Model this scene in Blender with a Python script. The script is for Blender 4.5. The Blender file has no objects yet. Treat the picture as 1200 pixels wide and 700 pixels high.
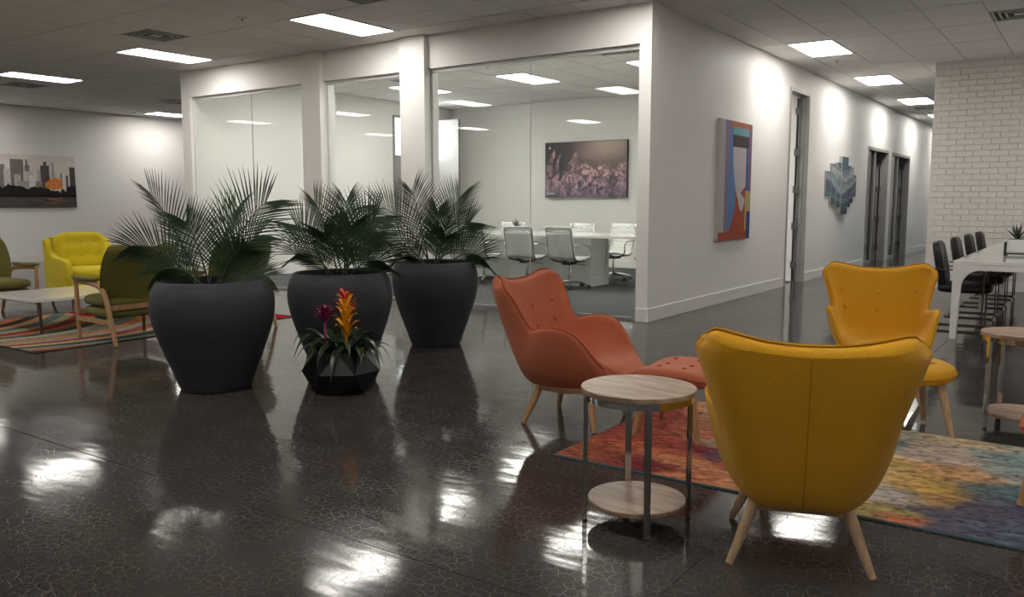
import bpy, math, random
import numpy as np
from mathutils import Vector, Matrix

# ------------------------------------------------------------------ camera, world, exposure
S = bpy.context.scene
COL = S.collection
PI = math.pi
FPX, PITCH, YAW, CAMZ = 980.0, math.atan(112.0 / 980.0), math.radians(35.05), 1.3
cam_data = bpy.data.cameras.new('camera')
cam_data.sensor_width = 36.0
cam_data.lens = FPX / 1200.0 * 36.0
cam_data.clip_start = 0.05
cam = bpy.data.objects.new('camera', cam_data)
COL.objects.link(cam)
cam.location = (0, 0, CAMZ)
cam.rotation_euler = (PI / 2 - PITCH, 0, YAW)
S.camera = cam

world = bpy.data.worlds.new('world')
S.world = world
world.use_nodes = True
_bg = world.node_tree.nodes['Background']
_sky = world.node_tree.nodes.new('ShaderNodeTexSky')
try:
    _sky.sky_type = 'HOSEK_WILKIE'
    _sky.sun_direction = Vector((-0.3, -0.6, 0.75)).normalized()
    _sky.turbidity = 2.5
except Exception:
    pass
world.node_tree.links.new(_sky.outputs[0], _bg.inputs[0])
_bg.inputs[1].default_value = 2.6

S.view_settings.view_transform = 'Standard'
S.view_settings.look = 'None'
S.view_settings.gamma = 1.0
S.view_settings.use_curve_mapping = False
S.view_settings.exposure = 1.25
LAMP = 8.0                                # radiance of a ceiling light's diffuser
S.cycles.max_bounces = 10
S.cycles.diffuse_bounces = 5
S.cycles.glossy_bounces = 5
S.cycles.transparent_max_bounces = 16
S.cycles.transmission_bounces = 6
S.cycles.caustics_reflective = False
S.cycles.caustics_refractive = False
S.cycles.sample_clamp_indirect = 6.0

random.seed(7)
RNG = np.random.RandomState(11)

# ------------------------------------------------------------------ materials
def nd(nt, t, **kw):
    n = nt.nodes.new(t)
    for k, v in kw.items():
        setattr(n, k, v)
    return n

def mat(name, col, rough=0.6, metal=0.0, spec=0.5, noise=None, bump=None, sheen=0.0, coat=0.0, attr=False, emit=None):
    """noise=(scale, amount, stretch) varies the colour; bump=(scale, strength) adds fine relief."""
    m = bpy.data.materials.new(name)
    m.use_nodes = True
    nt = m.node_tree
    b = nt.nodes['Principled BSDF']
    b.inputs['Base Color'].default_value = (*col, 1)
    b.inputs['Roughness'].default_value = rough
    b.inputs['Metallic'].default_value = metal
    b.inputs['Specular IOR Level'].default_value = spec
    b.inputs['Sheen Weight'].default_value = sheen
    b.inputs['Coat Weight'].default_value = coat
    src = None
    if attr:
        a = nd(nt, 'ShaderNodeVertexColor', layer_name='print')
        src = a.outputs[0]
        nt.links.new(src, b.inputs['Base Color'])
        if emit:
            nt.links.new(src, b.inputs['Emission Color'])
            b.inputs['Emission Strength'].default_value = emit
    elif emit:
        b.inputs['Emission Color'].default_value = (*col, 1)
        b.inputs['Emission Strength'].default_value = emit
    tc = nd(nt, 'ShaderNodeTexCoord')
    if noise:
        mp = nd(nt, 'ShaderNodeMapping')
        st = noise[2] if len(noise) > 2 else (1, 1, 1)
        mp.inputs['Scale'].default_value = st
        nt.links.new(tc.outputs['Object'], mp.inputs[0])
        n = nd(nt, 'ShaderNodeTexNoise')
        n.inputs['Scale'].default_value = noise[0]
        n.inputs['Detail'].default_value = 5
        nt.links.new(mp.outputs[0], n.inputs['Vector'])
        r = nd(nt, 'ShaderNodeMapRange')
        r.inputs[1].default_value, r.inputs[2].default_value = 0.25, 0.75
        r.inputs[3].default_value, r.inputs[4].default_value = 1 - noise[1], 1 + noise[1]
        nt.links.new(n.outputs[0], r.inputs[0])
        mx = nd(nt, 'ShaderNodeMix', data_type='RGBA', blend_type='MULTIPLY')
        mx.inputs[0].default_value = 1
        if src:
            nt.links.new(src, mx.inputs[6])
        else:
            mx.inputs[6].default_value = (*col, 1)
        nt.links.new(r.outputs[0], mx.inputs[7])
        nt.links.new(mx.outputs[2], b.inputs['Base Color'])
    if bump:
        n2 = nd(nt, 'ShaderNodeTexNoise')
        n2.inputs['Scale'].default_value = bump[0]
        n2.inputs['Detail'].default_value = 3
        nt.links.new(tc.outputs['Object'], n2.inputs['Vector'])
        bp = nd(nt, 'ShaderNodeBump')
        bp.inputs['Strength'].default_value = bump[1]
        bp.inputs['Distance'].default_value = 0.01
        nt.links.new(n2.outputs[0], bp.inputs['Height'])
        nt.links.new(bp.outputs[0], b.inputs['Normal'])
    return m

def mat_floor():
    m = mat('polished_concrete', (0.03, 0.03, 0.03), 0.08, spec=0.25)
    nt = m.node_tree
    b = nt.nodes['Principled BSDF']
    g = nd(nt, 'ShaderNodeNewGeometry')
    # cloudy tone
    n1 = nd(nt, 'ShaderNodeTexNoise'); n1.inputs['Scale'].default_value = 0.9; n1.inputs['Detail'].default_value = 8; n1.inputs['Roughness'].default_value = 0.65
    nt.links.new(g.outputs['Position'], n1.inputs['Vector'])
    cr = nd(nt, 'ShaderNodeValToRGB')
    cr.color_ramp.elements[0].position = 0.3; cr.color_ramp.elements[0].color = (0.032, 0.028, 0.0265, 1)
    cr.color_ramp.elements[1].position = 0.75; cr.color_ramp.elements[1].color = (0.066, 0.058, 0.054, 1)
    nt.links.new(n1.outputs[0], cr.inputs[0])
    # speckle of the aggregate
    n3 = nd(nt, 'ShaderNodeTexNoise'); n3.inputs['Scale'].default_value = 160; n3.inputs['Detail'].default_value = 2
    nt.links.new(g.outputs['Position'], n3.inputs['Vector'])
    r3 = nd(nt, 'ShaderNodeMapRange'); r3.inputs[1].default_value = 0.3; r3.inputs[2].default_value = 0.7; r3.inputs[3].default_value = 0.65; r3.inputs[4].default_value = 1.4
    nt.links.new(n3.outputs[0], r3.inputs[0])
    m3 = nd(nt, 'ShaderNodeMix', data_type='RGBA', blend_type='MULTIPLY'); m3.inputs[0].default_value = 1
    nt.links.new(cr.outputs[0], m3.inputs[6]); nt.links.new(r3.outputs[0], m3.inputs[7])
    # crazing: a net of hairline cracks
    dn = nd(nt, 'ShaderNodeTexNoise'); dn.inputs['Scale'].default_value = 9; dn.inputs['Detail'].default_value = 3
    nt.links.new(g.outputs['Position'], dn.inputs['Vector'])
    va = nd(nt, 'ShaderNodeVectorMath', operation='MULTIPLY_ADD'); va.inputs[1].default_value = (0.07, 0.07, 0)
    nt.links.new(dn.outputs['Color'], va.inputs[0]); nt.links.new(g.outputs['Position'], va.inputs[2])
    vo = nd(nt, 'ShaderNodeTexVoronoi', feature='DISTANCE_TO_EDGE', voronoi_dimensions='2D'); vo.inputs['Scale'].default_value = 23
    nt.links.new(va.outputs[0], vo.inputs['Vector'])
    rl = nd(nt, 'ShaderNodeMapRange'); rl.inputs[1].default_value = 0.0; rl.inputs[2].default_value = 0.036; rl.inputs[3].default_value = 1; rl.inputs[4].default_value = 0
    nt.links.new(vo.outputs['Distance'], rl.inputs[0])
    nm = nd(nt, 'ShaderNodeTexNoise'); nm.inputs['Scale'].default_value = 5.0; nm.inputs['Detail'].default_value = 4
    nt.links.new(g.outputs['Position'], nm.inputs['Vector'])
    rm = nd(nt, 'ShaderNodeMapRange'); rm.inputs[1].default_value = 0.22; rm.inputs[2].default_value = 0.62
    nt.links.new(nm.outputs[0], rm.inputs[0])
    mm = nd(nt, 'ShaderNodeMath', operation='MULTIPLY'); nt.links.new(rl.outputs[0], mm.inputs[0]); nt.links.new(rm.outputs[0], mm.inputs[1])
    m4 = nd(nt, 'ShaderNodeMix', data_type='RGBA'); m4.inputs[7].default_value = (0.105, 0.096, 0.088, 1)
    nt.links.new(mm.outputs[0], m4.inputs[0]); nt.links.new(m3.outputs[2], m4.inputs[6])
    nt.links.new(m4.outputs[2], b.inputs['Base Color'])
    # gloss differs from place to place, the surface is slightly wavy
    n5 = nd(nt, 'ShaderNodeTexNoise'); n5.inputs['Scale'].default_value = 1.7; n5.inputs['Detail'].default_value = 5
    nt.links.new(g.outputs['Position'], n5.inputs['Vector'])
    r5 = nd(nt, 'ShaderNodeMapRange'); r5.inputs[1].default_value = 0.3; r5.inputs[2].default_value = 0.7; r5.inputs[3].default_value = 0.05; r5.inputs[4].default_value = 0.135
    nt.links.new(n5.outputs[0], r5.inputs[0])
    ra = nd(nt, 'ShaderNodeMath', operation='MULTIPLY_ADD'); ra.inputs[1].default_value = 0.35      # cracks are matt
    nt.links.new(mm.outputs[0], ra.inputs[0]); nt.links.new(r5.outputs[0], ra.inputs[2]); nt.links.new(ra.outputs[0], b.inputs['Roughness'])
    n6 = nd(nt, 'ShaderNodeTexNoise'); n6.inputs['Scale'].default_value = 2.6; n6.inputs['Detail'].default_value = 2
    m6 = nd(nt, 'ShaderNodeMapping'); m6.inputs['Scale'].default_value = (0.8, 2.4, 1)
    nt.links.new(g.outputs['Position'], m6.inputs[0]); nt.links.new(m6.outputs[0], n6.inputs['Vector'])
    bp = nd(nt, 'ShaderNodeBump'); bp.inputs['Strength'].default_value = 0.10; bp.inputs['Distance'].default_value = 0.02
    nt.links.new(n6.outputs[0], bp.inputs['Height']); nt.links.new(bp.outputs[0], b.inputs['Normal'])
    return m

def mat_glass(name, tint=(0.945, 0.97, 0.955), ior=1.45):
    m = bpy.data.materials.new(name)
    m.use_nodes = True
    nt = m.node_tree
    nt.nodes.clear()
    o = nd(nt, 'ShaderNodeOutputMaterial')
    t = nd(nt, 'ShaderNodeBsdfTransparent'); t.inputs[0].default_value = (*tint, 1)
    g = nd(nt, 'ShaderNodeBsdfGlossy'); g.inputs['Roughness'].default_value = 0.0
    # Schlick reflectance, the same from either face of the pane
    ge = nd(nt, 'ShaderNodeNewGeometry')
    dt_ = nd(nt, 'ShaderNodeVectorMath', operation='DOT_PRODUCT')
    nt.links.new(ge.outputs['Normal'], dt_.inputs[0]); nt.links.new(ge.outputs['Incoming'], dt_.inputs[1])
    ab_ = nd(nt, 'ShaderNodeMath', operation='ABSOLUTE'); nt.links.new(dt_.outputs['Value'], ab_.inputs[0])
    om = nd(nt, 'ShaderNodeMath', operation='SUBTRACT'); om.inputs[0].default_value = 1.0; nt.links.new(ab_.outputs[0], om.inputs[1])
    pw = nd(nt, 'ShaderNodeMath', operation='POWER'); pw.inputs[1].default_value = 5.0; nt.links.new(om.outputs[0], pw.inputs[0])
    f = nd(nt, 'ShaderNodeMath', operation='MULTIPLY_ADD'); f.inputs[1].default_value = 0.96; f.inputs[2].default_value = 0.04
    nt.links.new(pw.outputs[0], f.inputs[0])
    mx = nd(nt, 'ShaderNodeMixShader')
    nt.links.new(f.outputs[0], mx.inputs[0]); nt.links.new(t.outputs[0], mx.inputs[1]); nt.links.new(g.outputs[0], mx.inputs[2])
    nt.links.new(mx.outputs[0], o.inputs[0])
    return m

def mat_wood(name, c1, c2, scale=6, stretch=(1, 8, 8), rough=0.5):
    m = mat(name, c1, rough)
    nt = m.node_tree
    b = nt.nodes['Principled BSDF']
    tc = nd(nt, 'ShaderNodeTexCoord'); mp = nd(nt, 'ShaderNodeMapping'); mp.inputs['Scale'].default_value = stretch
    nt.links.new(tc.outputs['Object'], mp.inputs[0])
    n = nd(nt, 'ShaderNodeTexNoise'); n.inputs['Scale'].default_value = scale; n.inputs['Detail'].default_value = 7; n.inputs['Distortion'].default_value = 0.7
    nt.links.new(mp.outputs[0], n.inputs['Vector'])
    cr = nd(nt, 'ShaderNodeValToRGB')
    cr.color_ramp.elements[0].position = 0.35; cr.color_ramp.elements[0].color = (*c2, 1)
    cr.color_ramp.elements[1].position = 0.62; cr.color_ramp.elements[1].color = (*c1, 1)
    nt.links.new(n.outputs[0], cr.inputs[0]); nt.links.new(cr.outputs[0], b.inputs['Base Color'])
    return m

M = {}
M['wall'] = mat('white_wall_paint', (0.84, 0.825, 0.80), 0.55, spec=0.35, bump=(90, 0.04))
M['trim'] = mat('white_trim_paint', (0.82, 0.81, 0.79), 0.4)
M['ceil'] = mat('ceiling_tile', (0.80, 0.785, 0.765), 0.9, spec=0.1, noise=(220, 0.10), bump=(160, 0.25))
M['ceilgrid'] = mat('ceiling_grid_metal', (0.45, 0.44, 0.42), 0.6)
M['floor'] = mat_floor()
M['joint'] = mat('floor_joint', (0.13, 0.122, 0.112), 0.9)
M['carpet'] = mat('grey_carpet', (0.10, 0.103, 0.105), 0.95, spec=0.1, noise=(140, 0.5), bump=(220, 0.6))
M['glass'] = mat_glass('clear_glass')
M['alu'] = mat('satin_aluminium', (0.42, 0.42, 0.42), 0.38, metal=0.85)
M['frame_grey'] = mat('grey_door_frame', (0.30, 0.295, 0.285), 0.45)
M['gap_shade'] = mat('painted_gap_shade', (0.03, 0.03, 0.03), 0.8)
M['steel'] = mat('brushed_steel', (0.50, 0.49, 0.47), 0.35, metal=1)
M['hinge'] = mat('dark_steel_hinge', (0.16, 0.155, 0.15), 0.45, metal=0.6)
M['chrome'] = mat('chrome', (0.72, 0.72, 0.72), 0.07, metal=1)
M['chrome_dark'] = mat('polished_nickel', (0.62, 0.60, 0.57), 0.10, metal=1)
M['brick'] = mat('painted_brick', (0.78, 0.755, 0.72), 0.6, noise=(9, 0.05), bump=(60, 0.25))
M['mortar'] = mat('painted_mortar', (0.72, 0.70, 0.665), 0.8)
M['yellow'] = mat('mustard_wool', (0.70, 0.355, 0.020), 0.85, spec=0.15, sheen=0.15, noise=(260, 0.16), bump=(420, 0.35))
M['orange'] = mat('coral_orange_wool', (0.52, 0.150, 0.075), 0.85, spec=0.15, sheen=0.15, noise=(260, 0.16), bump=(420, 0.35))
M['yellow_pipe'] = mat('mustard_piping', (0.52, 0.25, 0.012), 0.85, spec=0.15)
M['orange_pipe'] = mat('coral_piping', (0.36, 0.085, 0.036), 0.85, spec=0.15)
M['olive'] = mat('olive_wool', (0.150, 0.132, 0.034), 0.9, spec=0.1, sheen=0.1, noise=(220, 0.3), bump=(380, 0.4))
M['lemon'] = mat('lemon_fabric', (0.66, 0.53, 0.022), 0.85, spec=0.15, sheen=0.1, noise=(200, 0.1), bump=(360, 0.3))
M['beech'] = mat_wood('pale_beech_wood', (0.58, 0.40, 0.235), (0.47, 0.31, 0.17), 5, (8, 8, 0.8))
M['oak'] = mat_wood('honey_oak_wood', (0.43, 0.25, 0.12), (0.33, 0.18, 0.08), 5, (8, 8, 0.8))
M['tabletop'] = mat_wood('grey_brown_mango_wood', (0.44, 0.315, 0.225), (0.25, 0.17, 0.115), 3.2, (1.2, 9, 9), 0.42)
M['darkwood'] = mat('dark_stained_wood', (0.05, 0.028, 0.018), 0.4)
M['pot'] = mat('charcoal_planter', (0.042, 0.044, 0.052), 0.62, spec=0.35, noise=(5, 0.18, (1, 1, 14)), bump=(60, 0.25))
M['soil'] = mat('dark_soil', (0.012, 0.009, 0.007), 0.95, noise=(40, 0.5), bump=(50, 0.9))
M['facet'] = mat('black_faceted_planter', (0.007, 0.007, 0.008), 0.32, spec=0.5)
M['palm'] = mat('palm_leaf', (0.030, 0.066, 0.025), 0.42, spec=0.5, noise=(6, 0.45))
M['palm_stem'] = mat('palm_stem', (0.035, 0.055, 0.022), 0.5, noise=(8, 0.3))
M['brom'] = mat('bromeliad_leaf', (0.020, 0.040, 0.014), 0.35, noise=(10, 0.35))
M['bract_y'] = mat('yellow_bract', (0.85, 0.42, 0.02), 0.45, noise=(30, 0.2))
M['bract_r'] = mat('red_bract', (0.62, 0.045, 0.015), 0.45, noise=(30, 0.2))
M['bract_p'] = mat('purple_bract', (0.27, 0.03, 0.13), 0.45, noise=(30, 0.2))
M['white_lam'] = mat('white_laminate', (0.78, 0.77, 0.75), 0.12, coat=0.3)
M['white_met'] = mat('white_metal', (0.76, 0.75, 0.73), 0.35)
M['white_sat'] = mat('white_satin_panel', (0.74, 0.75, 0.74), 0.45)
M['white_lea'] = mat('white_leather', (0.78, 0.78, 0.76), 0.4)
M['greymesh'] = mat('grey_white_sling_back', (0.62, 0.63, 0.62), 0.5)
M['black_plastic'] = mat('black_plastic', (0.012, 0.012, 0.012), 0.45)
M['black_lea'] = mat('black_leather', (0.008, 0.008, 0.011), 0.42, spec=0.5, bump=(70, 0.2))
M['bronze'] = mat('brown_bronze_bar', (0.14, 0.115, 0.095), 0.35, metal=0.9)
M['black_iron'] = mat('black_iron', (0.015, 0.014, 0.013), 0.5)
M['vent'] = mat('vent_dark', (0.02, 0.02, 0.02), 0.8)
M['vent_met'] = mat('vent_metal', (0.48, 0.47, 0.45), 0.5)
M['lamp_on'] = mat('lit_diffuser', (1.0, 0.955, 0.89), 0.5, emit=LAMP)
M['lit_window'] = mat('daylit_pane', (0.96, 0.98, 1.0), 0.4, emit=2.2)
M['print'] = mat('printed_canvas', (1, 1, 1), 0.6, spec=0.2, attr=True)
M['canvas_edge'] = mat('white_canvas_edge', (0.50, 0.48, 0.47), 0.7)
M['screen'] = mat('lit_screen', (1, 1, 1), 0.25, attr=True, emit=0.42)
_nt = M['screen'].node_tree
_nt.links.remove(_nt.nodes['Principled BSDF'].inputs['Base Color'].links[0])
_nt.nodes['Principled BSDF'].inputs['Base Color'].default_value = (0.01, 0.01, 0.01, 1)
M['rug'] = mat('printed_rug_pile', (1, 1, 1), 0.95, spec=0.05, attr=True, noise=(300, 0.28), bump=(320, 0.8))
M['rug_edge'] = mat('dark_teal_rug_binding', (0.05, 0.10, 0.115), 0.9)
M['rug_edge2'] = mat('dark_rug_binding', (0.03, 0.028, 0.026), 0.9)
M['aloe'] = mat('aloe_leaf', (0.035, 0.065, 0.035), 0.45, noise=(12, 0.3))
M['dark_edge'] = mat('black_tv_case', (0.012, 0.012, 0.013), 0.35)
M['sprinkler'] = mat('sprinkler_cap', (0.8, 0.79, 0.77), 0.4)
M['glassdoor'] = mat_glass('grey_door_glass', (0.45, 0.46, 0.46))

# ------------------------------------------------------------------ mesh helpers
class MB:
    def __init__(s):
        s.v, s.f = [], []
    def add(s, vs, fs):
        o = len(s.v)
        s.v += [tuple(float(c) for c in p) for p in vs]
        s.f += [tuple(i + o for i in f) for f in fs]
        return s
    def box(s, a, b):
        x0, y0, z0 = a; x1, y1, z1 = b
        return s.add([(x0,y0,z0),(x1,y0,z0),(x1,y1,z0),(x0,y1,z0),(x0,y0,z1),(x1,y0,z1),(x1,y1,z1),(x0,y1,z1)],
                     [(0,3,2,1),(4,5,6,7),(0,1,5,4),(1,2,6,5),(2,3,7,6),(3,0,4,7)])
    def tube(s, pts, r, n=10, closed=False, flat=None):
        """sweep a circle (or, with flat=(w,h), a rectangle) along pts; r a number or one per point"""
        P = [Vector(p) for p in pts]
        N = len(P)
        R = [r] * N if not hasattr(r, '__len__') else list(r)
        T = []
        for i in range(N):
            if closed: t = P[(i + 1) % N] - P[i - 1]
            else: t = P[min(i + 1, N - 1)] - P[max(i - 1, 0)]
            T.append(t.normalized() if t.length > 1e-9 else Vector((0, 0, 1)))
        up = Vector((0, 0, 1)) if abs(T[0].z) < 0.9 else Vector((0, 1, 0))
        a = (up - T[0] * up.dot(T[0])).normalized()
        vs = []
        for i in range(N):
            a = a - T[i] * a.dot(T[i])
            a = a.normalized() if a.length > 1e-6 else T[i].orthogonal().normalized()
            b = T[i].cross(a)
            if flat:
                w, h = flat
                for sx, sz in ((-1, -1), (1, -1), (1, 1), (-1, 1)):
                    vs.append(P[i] + b * (sx * w / 2) + a * (sz * h / 2))
            else:
                for k in range(n):
                    q = 2 * PI * k / n
                    vs.append(P[i] + (a * math.cos(q) + b * math.sin(q)) * R[i])
        m = 4 if flat else n
        fs = []
        for i in range(N if closed else N - 1):
            j = (i + 1) % N
            for k in range(m):
                l = (k + 1) % m
                fs.append((i * m + k, i * m + l, j * m + l, j * m + k))
        if not closed:
            fs.append(tuple(range(m - 1, -1, -1)))
            fs.append(tuple((N - 1) * m + k for k in range(m)))
        return s.add(vs, fs)
    def lathe(s, prof, n=32, c=(0, 0), cap0=True, cap1=True):
        vs, fs = [], []
        for r, z in prof:
            for k in range(n):
                q = 2 * PI * k / n
                vs.append((c[0] + r * math.cos(q), c[1] + r * math.sin(q), z))
        for i in range(len(prof) - 1):
            for k in range(n):
                l = (k + 1) % n
                fs.append((i * n + k, i * n + l, (i + 1) * n + l, (i + 1) * n + k))
        if cap0: fs.append(tuple(range(n - 1, -1, -1)))
        if cap1: fs.append(tuple((len(prof) - 1) * n + k for k in range(n)))
        return s.add(vs, fs)
    def grid(s, G, wrap_u=False):
        """G[i][j] points"""
        n, m = len(G), len(G[0])
        vs = [p for row in G for p in row]
        fs = []
        for i in range(n - 1):
            for j in range(m if wrap_u else m - 1):
                k = (j + 1) % m
                fs.append((i * m + j, i * m + k, (i + 1) * m + k, (i + 1) * m + j))
        return s.add(vs, fs)
    def pad(s, c, size, e=0.35, crown=0.0, n=20, mrows=10, tilt=None, fn=None):
        """a plump cushion: superellipsoid of full size (w, d, h) centred at c; small e = boxier"""
        w, d, h = (q / 2 for q in size)
        sg = lambda a, p: math.copysign(abs(a) ** p, a)
        G = []
        for i in range(mrows + 1):
            ph = -PI / 2 + PI * i / mrows
            row = []
            for k in range(n):
                q = 2 * PI * k / n
                cx = sg(math.cos(ph), e)
                x, y, z = w * cx * sg(math.cos(q), e), d * cx * sg(math.sin(q), e), h * sg(math.sin(ph), max(e, 0.6))
                if crown:
                    z += crown * (1 - (x / w) ** 2) * (1 - (y / d) ** 2) * (1 if z > 0 else 0)
                p = Vector((x, y, z))
                if fn: p = Vector(fn(p))
                if tilt: p = tilt @ p
                row.append(p + Vector(c))
            G.append(row)
        return s.grid(G, True)
    def build(s, name, material, parent=None, smooth=False, angle=None):
        me = bpy.data.meshes.new(name)
        me.from_pydata(s.v, [], s.f)
        me.validate()
        me.update()
        if material is not None:
            me.materials.append(M[material] if isinstance(material, str) else material)
        if smooth:
            me.polygons.foreach_set('use_smooth', [True] * len(me.polygons))
            if angle:
                try: me.set_sharp_from_angle(angle=math.radians(angle))
                except Exception: pass
        o = bpy.data.objects.new(name, me)
        COL.objects.link(o)
        if parent is not None: o.parent = parent
        return o

def bev(o, w=0.006, seg=2):
    m = o.modifiers.new('bevel', 'BEVEL'); m.width = w; m.segments = seg; m.limit_method = 'ANGLE'
    return o

def tag(o, label=None, cat=None, group=None, kind=None):
    if label: o['label'] = label
    if cat: o['category'] = cat
    if group: o['group'] = group
    if kind: o['kind'] = kind
    return o

def empty(name, loc=(0, 0, 0), rz=0.0):
    o = bpy.data.objects.new(name, None)
    o.empty_display_size = 0.1
    COL.objects.link(o)
    o.location = loc
    o.rotation_euler = (0, 0, rz)
    return o

def thing(name, label, cat, loc=(0, 0, 0), rz=0.0, group=None):
    return tag(empty(name, loc, rz), label, cat, group)

def kids(o):
    return [c for c in COL.objects if c.parent == o]

def copy_tree(o, parent=None):
    c = o.copy()
    COL.objects.link(c)
    if parent is not None: c.parent = parent
    for ch in kids(o):
        copy_tree(ch, c)
    return c

def place(o, loc, rz, label=None):
    o.location = loc
    o.rotation_euler = (0, 0, rz)
    if label: o['label'] = label
    return o

def heading(hx, hy):
    return math.atan2(-hx, hy)

def cr(pts, n):
    """Catmull-Rom through pts, n samples"""
    P = np.array(pts, float)
    P = np.vstack([2 * P[0] - P[1], P, 2 * P[-1] - P[-2]])
    k = len(P) - 3
    out = []
    for t in np.linspace(0, k - 1e-6, n):
        i = int(t); u = t - i
        p0, p1, p2, p3 = P[i:i + 4]
        out.append(0.5 * ((2 * p1) + (-p0 + p2) * u + (2 * p0 - 5 * p1 + 4 * p2 - p3) * u * u + (-p0 + 3 * p1 - 3 * p2 + p3) * u ** 3))
    return np.array(out)

def vnoise(x, y, seed=0):
    """smooth value noise on arrays"""
    r = np.random.RandomState(seed).rand(256, 256)
    xi, yi = np.floor(x).astype(int), np.floor(y).astype(int)
    fx, fy = x - xi, y - yi
    fx, fy = fx * fx * (3 - 2 * fx), fy * fy * (3 - 2 * fy)
    g = lambda a, b: r[a % 256, b % 256]
    return (g(xi, yi) * (1 - fx) + g(xi + 1, yi) * fx) * (1 - fy) + (g(xi, yi + 1) * (1 - fx) + g(xi + 1, yi + 1) * fx) * fy

def fbm(x, y, seed=0, o=4):
    s, a, t = 0, 0.5, 0
    for k in range(o):
        s = s + a * vnoise(x * 2 ** k, y * 2 ** k, seed + k); t += a; a *= 0.5
    return s / t

def srgb(r, g, b):
    f = lambda c: (c / 255 / 12.92) if c / 255 <= 0.04045 else ((c / 255 + 0.055) / 1.055) ** 2.4
    return (f(r), f(g), f(b))

def print_grid(name, P0, PU, PV, nu, nv, colour, material, parent):
    """flat print: a grid of faces from P0 along PU and PV; colour(u, v) -> (nv,nu,3) linear, one value per face corner"""
    P0, PU, PV = np.array(P0, float), np.array(PU, float), np.array(PV, float)
    u, v = np.meshgrid(np.linspace(0, 1, nu), np.linspace(0, 1, nv))
    P = P0 + u[..., None] * PU + v[..., None] * PV
    vs = P.reshape(-1, 3)
    idx = np.arange(nu * nv).reshape(nv, nu)
    fs = np.stack([idx[:-1, :-1], idx[:-1, 1:], idx[1:, 1:], idx[1:, :-1]], -1).reshape(-1, 4)
    me = bpy.data.meshes.new(name)
    me.from_pydata(vs.tolist(), [], fs.tolist())
    c = np.clip(colour(u, v), 0, 1).reshape(-1, 3)
    at = me.color_attributes.new('print', 'FLOAT_COLOR', 'POINT')
    at.data.foreach_set('color', np.hstack([c, np.ones((len(c), 1))]).astype(np.float32).ravel())
    me.materials.append(M[material])
    o = bpy.data.objects.new(name, me)
    COL.objects.link(o)
    o.parent = parent
    return o

# camera projection, used only to choose which repeats count as the nearest ones in view
_f = np.array([-math.sin(YAW) * math.cos(PITCH), math.cos(YAW) * math.cos(PITCH), -math.sin(PITCH)])
_r = np.array([math.cos(YAW), math.sin(YAW), 0]); _u = np.cross(_r, _f)
def pj(p):
    d = np.array(p, float) - np.array([0, 0, CAMZ])
    z = d @ _f
    return (600 + FPX * (d @ _r) / z, 350 - FPX * (d @ _u) / z, z) if z > 0.2 else (1e5, 1e5, z)

# ------------------------------------------------------------------ the setting
HC = 3.408
XW, YW = -4.0, 8.27            # corner of the meeting room: corridor wall plane and glass wall plane
def struct(name, mb, m, parent=None, **kw):
    o = mb.build(name, m, parent, **kw)
    if parent is None: o['kind'] = 'structure'
    return o

X0, X1, YA, YB = -19.35, 7.0, -6.0, 28.0
floor = struct('floor', MB().box((X0, YA, -0.20), (X1, YB, -0.004)), 'joint')
xj = [X0, -12.6, -1.12, X1]
yj = [YA, -3.3, 2.2, 7.72, 13.2, 18.7, 24.2, YB]
G = 0.0025
for i in range(3):
    for j in range(7):
        MB().box((xj[i] + G, yj[j] + G, -0.0045), (xj[i + 1] - G, yj[j + 1] - G, 0)).build('slab', 'floor', floor)
carpet = MB().box((-12.2, YW + 0.10, -0.001), (XW - 0.13, 15.0, 0.006)).build('carpet', 'carpet', floor)

# walls
w = MB()
w.box((XW - 0.13, YW + 0.1605, 0), (XW, 13.09, HC + 0.1))
w.box((XW - 0.13, 13.09, 3.06), (XW, 14.12, HC + 0.1))
w.box((XW - 0.13, 14.12, 0), (XW, 18.42, HC + 0.1))
w.box((XW - 0.13, 18.42, 2.46), (XW, 20.40, HC + 0.1))
w.box((XW - 0.13, 20.40, 0), (XW, 20.80, HC + 0.1))
w.box((XW - 0.13, 20.80, 2.45), (XW, 22.95, HC + 0.1))
w.box((XW - 0.13, 22.95, 0), (XW, YB, HC + 0.1))
struct('wall_corridor', w, 'wall')
# glass wall: header, end posts and two columns
hb = 2.99
wf = MB()
wf.box((-12.37, YW, hb), (XW, YW + 0.16, HC + 0.1))
wf.box((-12.37, YW, 0), (-12.15, YW + 0.16, hb))
wf.box((-4.14, YW, 0), (XW, YW + 0.16, hb))
wall_front = struct('wall_front', wf, 'wall')
for xa, xb in ((-9.40, -9.02), (-7.52, -7.10)):
    bev(MB().box((xa, YW - 0.075, 0), (xb, YW + 0.20, HC)).build('column', 'wall', wall_front), 0.004)
struct('wall_meeting_left', MB().box((-12.37, YW + 0.16, 0), (-12.2, 15.0, HC + 0.1)), 'wall')
struct('wall_meeting_back', MB().box((-12.37, 15.0, 0), (XW - 0.13, 15.13, HC + 0.1)), 'wall')
struct('wall_left', MB().box((X0 - 0.15, YA, 0), (X0, YB, HC + 0.1)), 'wall')
struct('wall_behind_camera', MB().box((X0, YA - 0.15, 0), (X1, YA, HC + 0.1)), 'wall')
struct('wall_far_left', MB().box((X0, 20.0, 0), (-12.2, 20.15, HC + 0.1)), 'wall')
struct('wall_far_right', MB().box((-12.2, YB, 0), (X1, YB + 0.15, HC + 0.1)), 'wall')
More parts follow.
